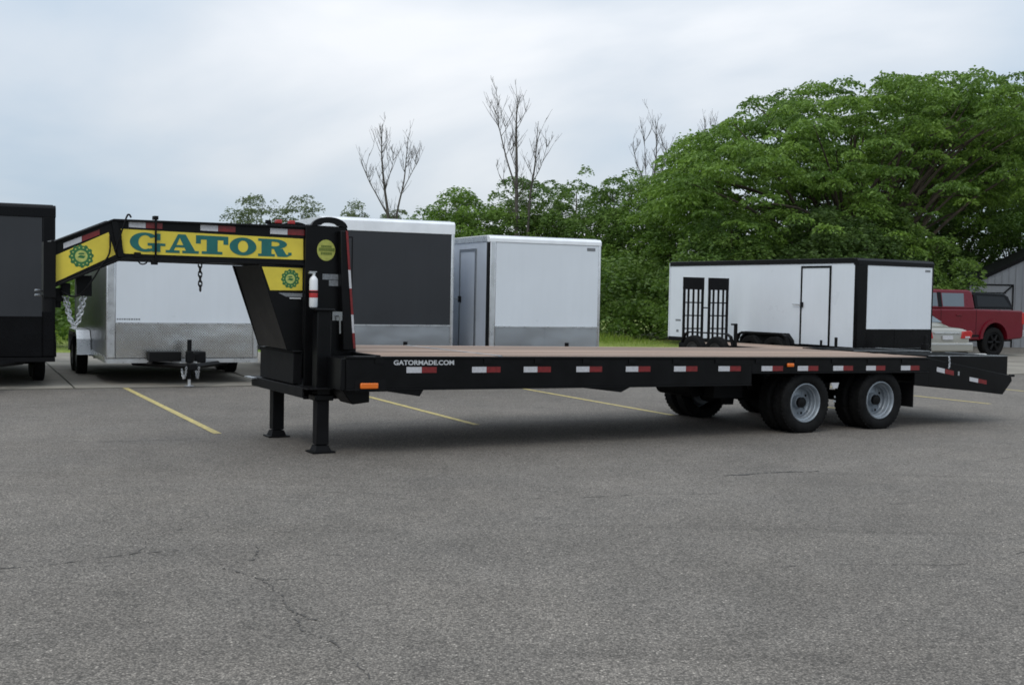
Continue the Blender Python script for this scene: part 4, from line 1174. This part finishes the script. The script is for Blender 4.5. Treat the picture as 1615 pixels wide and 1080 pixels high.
def pads_to_leaves(pads, per, size, rg, droop=.35, flat=1.0):
    Cs, Ds, Ss, Ts = [], [], [], []
    for (c, rx, rz) in pads:
        n = max(20, int(per * rx * rx))
        a = rg.uniform(0, 2 * np.pi, n); rr = np.sqrt(rg.uniform(0, 1, n)) ; zz = rg.normal(0, .38, n)
        k = np.sqrt(np.clip(1 - rr ** 2, 0, 1))
        x = rr * np.cos(a) * rx; y = rr * np.sin(a) * rx
        z = (k * .7 + zz * .6) * rz - rr ** 2 * rz * droop
        P = np.stack([x, y, z], 1) + c
        d = np.stack([np.cos(a) * flat + rg.normal(0, .6, n), np.sin(a) * flat + rg.normal(0, .6, n), -droop * rr + rg.normal(0, .28, n)], 1)
        d /= np.linalg.norm(d, axis=1, keepdims=True)
        t = np.clip(rg.normal(rg.uniform(.15, .8), .22, n), 0, 1)
        Cs.append(P); Ds.append(d); Ss.append(size * rg.uniform(.45, 1.45, n)); Ts.append(t)
    return np.concatenate(Cs), np.concatenate(Ds), np.concatenate(Ss), np.concatenate(Ts)
def tree(name, label, base, H, Rc, crown0, n_pads, pad_r, pad_flat, per, leaf, mat, seed, off=(0, 0), trunk_r=.22, stems=1, group='leafy trees beyond the lot', shell=.5, squash=.45, droop=.35, dome=.42, dexp=2.2, pads_in=None):
    rg = np.random.default_rng(seed); rp = random.Random(seed)
    p = empty(name, base); tag(p, label, 'tree', group)
    pads = list(pads_in) if pads_in else []
    for k in range(0 if pads_in else n_pads):
        a = rg.uniform(0, 2 * np.pi); q = np.sqrt(rg.uniform(0.0, 1)); 
        rr = q * Rc * (1 + .18 * np.sin(3 * a + seed) + .10 * np.sin(7 * a + 2 * seed))
        ztop = H * (1 - dome * q ** dexp) - .25
        zlow = crown0 + (H - crown0) * .10 * (1 - q)
        t = rg.uniform(0, 1) ** shell
        z = zlow + (ztop - zlow) * t
        r_ = pad_r * (rg.uniform(.38, .75) if rg.uniform() < .35 else rg.uniform(.7, 1.35)); pf = pad_flat * rg.uniform(.75, 1.9)
        pads.append((np.array([off[0] * (z / H) + rr * np.cos(a), off[1] * (z / H) + rr * np.sin(a), z - r_ * pf * .4]), r_, r_ * pf))
    C, D, S, Tn = pads_to_leaves(pads, per, leaf, rg, droop)
    leaf_mesh('crown', C, D, S, Tn, mat, p, seed=seed)
    # trunk, limbs and twigs
    m = MB(); fork = crown0 * .75
    heads = []
    for s_ in range(stems):
        bx_, by_ = (rp.uniform(-.5, .5) if stems > 1 else 0), (rp.uniform(-.3, .3) if stems > 1 else 0)
        tx, ty = off[0] * .3 + bx_ * 2.2, off[1] * .3 + by_ * 2
        pts = [(bx_, by_, -.1), (bx_ + tx * .2, by_ + ty * .2, fork * .5), (tx * .7 + bx_ * .3, ty * .7, fork), (tx, ty, fork + (H - fork) * .35), (tx * 1.2, ty * 1.2, H * .82)]
        m.tube(spline(pts, 4), [trunk_r * (1 - .85 * i / 16) for i in range(17)], n=9)
        heads.append(Vector((tx, ty, fork)))
    nl = min(len(pads), 30 if not pads_in else 70)
    for k in range(nl):
        c, r_, _ = pads[rp.randrange(len(pads))]
        h = heads[k % len(heads)]; c = Vector(c)
        st = h + Vector((0, 0, rp.uniform(-.2, .35) * (H - fork)))
        mid = st + (c - st) * .5 + Vector((rp.uniform(-.3, .3), rp.uniform(-.3, .3), .12 * (c - st).length))
        path = spline([st, mid, c], 4)
        m.tube(path, [trunk_r * .42 * (1 - .85 * i / (len(path) - 1)) for i in range(len(path))], n=6)
    m.build('trunk', 'bark', p, smooth=True, fixn=False)
    return p
# the big spreading tree on the right, and its neighbour at the edge
rgb = np.random.default_rng(5)
big = []
for k in range(900):      # one wide dome, higher to the right
    x = rgb.uniform(5.7, 20.6); dy = float(np.clip(rgb.normal(0, 2.5), -5, 5))
    zt_ = np.interp(x, [5.6, 6.2, 7.3, 8.8, 10.4, 12.4, 14.5, 16.3, 19, 21], [6.4, 7.4, 8.2, 8.9, 9.4, 10.05, 10.15, 10.2, 9.9, 9.0]) - .055 * dy * dy + .28 * math.sin(2.3 * x + dy) + .18 * math.sin(5.1 * x - 1.7 * dy)
    zl_ = (2.4 if x < 15.2 else 5.0) + .15 * abs(dy) + max(0, 8.5 - x) * .8
    z = zl_ + (zt_ - zl_) * rgb.uniform(0, 1) ** .70
    r_ = rgb.uniform(.28, .55) if rgb.uniform() < .4 else rgb.uniform(.5, .98)
    big.append((np.array([x - 12.4, dy, z - .1]), r_, r_ * rgb.uniform(.20, .44)))
tree('spreading_tree', 'huge bright green spreading tree rising high behind the long white trailer', (12.4, 45.5, 0), 10.0, 8.2, 2.4, 560, .80, .27, 520, .14, 'leaf_bright', 11, off=(1.5, 0), trunk_r=.22, stems=3, droop=.8, pads_in=big)
tree('spreading_tree', 'tall green spreading tree running out of the picture at the right edge', (20.6, 57, 0), 12.1, 6.8, 4.2, 420, .85, .34, 420, .17, 'leaf_bright', 12, trunk_r=.24, stems=2, shell=.55, dome=.30, droop=.5)
mids = [((-2.6, 56), 6.3, 2.7, .9, 21, 'leaf_bright', 'rounded green tree, leftmost of the tree row above the charcoal trailer'),
        ((.4, 57), 7.0, 2.6, .8, 22, 'leaf_mid', 'green tree standing around the tall bare twin trunk'),
        ((2.9, 56), 7.3, 2.6, .6, 23, 'leaf_mid', 'dense green tree above the roof of the white fronted trailer'),
        ((5.3, 55), 7.2, 2.5, .6, 24, 'leaf_mid', 'green tree filling the gap left of the long white trailer'),
        ((7.4, 52), 7.7, 2.5, .4, 25, 'leaf_bright', 'green tree joining the left flank of the huge spreading tree'),
        ((7.9, 43.2), 4.6, 2.2, .2, 26, 'leaf_mid', 'low shrubby tree behind the left half of the long white trailer'),
        ((11.3, 42.6), 4.7, 2.3, .2, 27, 'leaf_dark', 'dark shrubby tree behind the right half of the long white trailer'),
        ((13.9, 44.0), 4.9, 2.1, .2, 28, 'leaf_mid', 'low shrubby tree between the long white trailer and the grey building'),
        ((18.9, 55.5), 7.4, 3.2, .3, 29, 'leaf_dark', 'dark shrubby tree rising behind the left end of the grey building'),
        ((23.2, 54.5), 8.0, 3.3, .3, 30, 'leaf_mid', 'leafy tree over the grey building roof at the right picture edge')]
for (b, H, Rc, c0, sd, mt, lb) in mids:
    tree('leafy_tree', lb, (b[0], b[1], 0), H + .65, Rc * 1.12, c0, 370, .50, .55, 640, .135, mt, sd, trunk_r=.13, shell=.8, dome=.45)
for (b, H, Rc, c0, sd, lb) in (((-18.6, 86), 8.9, 2.3, 3.6, 31, 'thin grey green tree far off above the yellow lettering, left one'), ((-15.4, 86), 8.9, 2.2, 3.6, 32, 'thin grey green tree far off above the yellow lettering, right one'),
                              ((-11.1, 84), 8.2, 2.0, 3.0, 33, 'pale thin tree far off above the charcoal trailer roof'), ((-7.9, 80), 7.6, 2.0, 2.6, 34, 'small pale tree at the foot of the leftmost bare tree')):
    tree('far_tree', lb, (b[0], b[1], 0), H, Rc * 1.05, c0, 210, .46, .6, 300, .17, 'leaf_grey', sd, trunk_r=.14, shell=.7, dome=.3)
# bare dead trees: each limb a polyline (metres, x right / z up), set with fine upright twigs
def bare_tree(label, base, limbs, seed):
    p = empty('bare_tree', base); tag(p, label, 'tree', 'bare dead trees against the sky')
    rp = random.Random(seed); m = MB(); tw = MB()
    def twig(st, d, L, r, lev):
        pts = [st]; dd = d.copy(); n = 5
        for i in range(n):
            dd = (dd + Vector((rp.uniform(-.15, .15), rp.uniform(-.15, .15), rp.uniform(.02, .2)))).normalized()
            pts.append(pts[-1] + dd * (L / n))
        tw.tube(pts, [max(.005, r * (1 - .8 * i / n)) for i in range(n + 1)], n=4)
        if lev < 2:
            for k in range(rp.randint(2, 4) if lev == 0 else rp.randint(0, 2)):
                q = pts[rp.randint(1, n - 1)]; a = rp.uniform(0, 2 * math.pi)
                twig(q, Vector((math.cos(a) * .6, math.sin(a) * .6, rp.uniform(.6, 1.4))).normalized(), L * rp.uniform(.3, .6), r * .6, lev + 1)
    for (pts, r0, nt) in limbs:
        dy = rp.uniform(-.5, .5)
        P = [Vector((x + rp.uniform(-.02, .02), dy * (i / len(pts)), z)) for i, (x, z) in enumerate(pts)]
        path = spline(P, 5)
        m.tube(path, [max(.010, r0 * .72 * (1 - .90 * i / (len(path) - 1))) for i in range(len(path))], n=7)
        for k in range(int(nt * 1.7)):
            i = int(len(path) * rp.uniform(.30, .98)); i = min(i, len(path) - 2)
            a = rp.uniform(0, 2 * math.pi)
            twig(path[i], Vector((math.cos(a) * .7, math.sin(a) * .7, rp.uniform(.7, 1.6))).normalized(), rp.uniform(.4, 1.5), .016, 0)
    m.build('trunk', 'bark_dead', p, smooth=True, fixn=False)
    tg = tw.build('twigs', 'bark_dead', p, smooth=True, fixn=False)
bare_tree('bare forked tree, leftmost of the dead trees, above the charcoal trailer', (-6.35, 60, 0),
          [([(0, -.1), (.05, 2.5), (.0, 5.2), (-.22, 7.0), (-.38, 8.6), (-.36, 10.1)], .17, 13), ([(.25, -.1), (.35, 3.5), (.42, 5.6), (.72, 7.2), (.85, 8.4), (.92, 9.5)], .11, 10),
           ([(-.05, 5.6), (-.55, 6.5), (-1.1, 7.6), (-.95, 8.6)], .06, 7), ([(.62, 6.6), (1.1, 7.6), (1.4, 8.2)], .04, 5), ([(-.2, 6.9), (.1, 7.9), (.2, 8.8)], .04, 4)], 41)
bare_tree('tallest bare dead tree standing against the sky at the picture centre', (.1, 55, 0),
          [([(0, -.1), (.02, 3.0), (.0, 5.5), (-.06, 8.0), (-.10, 9.5), (-.05, 10.7)], .19, 15), ([(-.04, 6.6), (-.45, 7.8), (-.85, 9.2), (-1.0, 9.8), (-.95, 10.4)], .06, 10), ([(-.02, 7.4), (-.35, 8.3), (-.62, 9.6)], .035, 5),
           ([(.42, -.1), (.50, 4.0), (.62, 6.2), (.78, 7.6), (.88, 8.8), (.90, 9.6)], .11, 9), ([(.68, 6.8), (1.1, 7.6), (1.35, 8.6)], .035, 5), ([(0, 6.0), (-.45, 6.5), (-.85, 7.2)], .03, 2)], 42)
bare_tree('bare dead tree rising left of the huge spreading tree', (6.75, 58, 0),
          [([(0, -.1), (.05, 4.0), (.0, 7.0), (.05, 8.6), (.0, 9.9)], .13, 13), ([(-.02, 6.4), (-.6, 7.6), (-1.0, 8.8)], .045, 7), ([(.0, 6.9), (.45, 8.0), (.6, 9.2)], .035, 6), ([(-.3, 6.8), (-.45, 8.2), (-.5, 9.4)], .03, 5)], 43)
bare_tree('thinnest bare dead tree just touching the spreading tree crown', (9.0, 57, 0),
          [([(0, -.1), (0, 5.0), (.03, 8.0), (.0, 10.2)], .09, 10), ([(0, 7.4), (.3, 8.4), (.4, 9.5)], .03, 5)], 44)
# undergrowth and tall grass along the back of the lot
rg = np.random.default_rng(77)
pads = []
for k in range(620):
    x = rg.uniform(-26, 16); y = 46.6 + .12 * x + rg.normal(0, 1.3) + (2.5 if x < -6 else 0); hgt = rg.uniform(.15, 3.1) * (1.0 if x > -9 else .8)
    pads.append((np.array([x, y + hgt * .8, hgt]), rg.uniform(.5, .95), rg.uniform(.45, .8)))
for k in range(420):
    x = rg.uniform(-26, 16); y = 48.0 + .12 * x + rg.normal(0, 1.0) + (2.5 if x < -6 else 0)
    pads.append((np.array([x, y, rg.uniform(.1, 1.3)]), rg.uniform(.45, .8), rg.uniform(.4, .7)))
C, D, S, Tn = pads_to_leaves(pads, 260, .18, rg, .3)
tag(leaf_mesh('undergrowth', C, D, S, Tn, 'leaf_mid', None, seed=7), 'tangled green undergrowth along the back of the lot', 'undergrowth', kind='stuff')
pads = []
for k in range(150):
    q = rg.uniform(-8, 8); f_ = lot(q, 14.5 + rg.normal(0, .8)); hgt = rg.uniform(.2, 2.2)
    pads.append((np.array([f_.x, f_.y + hgt * .5, hgt]), rg.uniform(.45, .8), rg.uniform(.4, .7)))
C, D, S, Tn = pads_to_leaves(pads, 200, .2, rg, .3)
tag(leaf_mesh('undergrowth', C, D, S, Tn, 'leaf_mid', None, seed=8), 'green brush glimpsed between the black trailer and the polished one', 'undergrowth', kind='stuff')
N = 42000
uu = rg.uniform(-14, 22.5, N); vv = 11.05 + rg.uniform(0, 1, N) ** .8 * 13
G = np.array([LO.x, LO.y, 0]) + np.outer(uu, [UU.x, UU.y, 0]) + np.outer(vv, [VV.x, VV.y, 0])
hh = (.07 + .42 * np.clip((vv - 15) / 8, 0, 1)) * rg.uniform(.5, 1.3, N)
D = np.stack([rg.normal(0, .22, N), rg.normal(0, .22, N), np.ones(N)], 1); D /= np.linalg.norm(D, axis=1, keepdims=True)
G[:, 2] = hh * .5 - .03
tag(leaf_mesh('tall_grass', G, D, hh, rg.uniform(0, 1, N), 'leaf_grass', None, width=.10, seed=9), 'rough grass beyond the pavement edge', 'grass', kind='stuff')
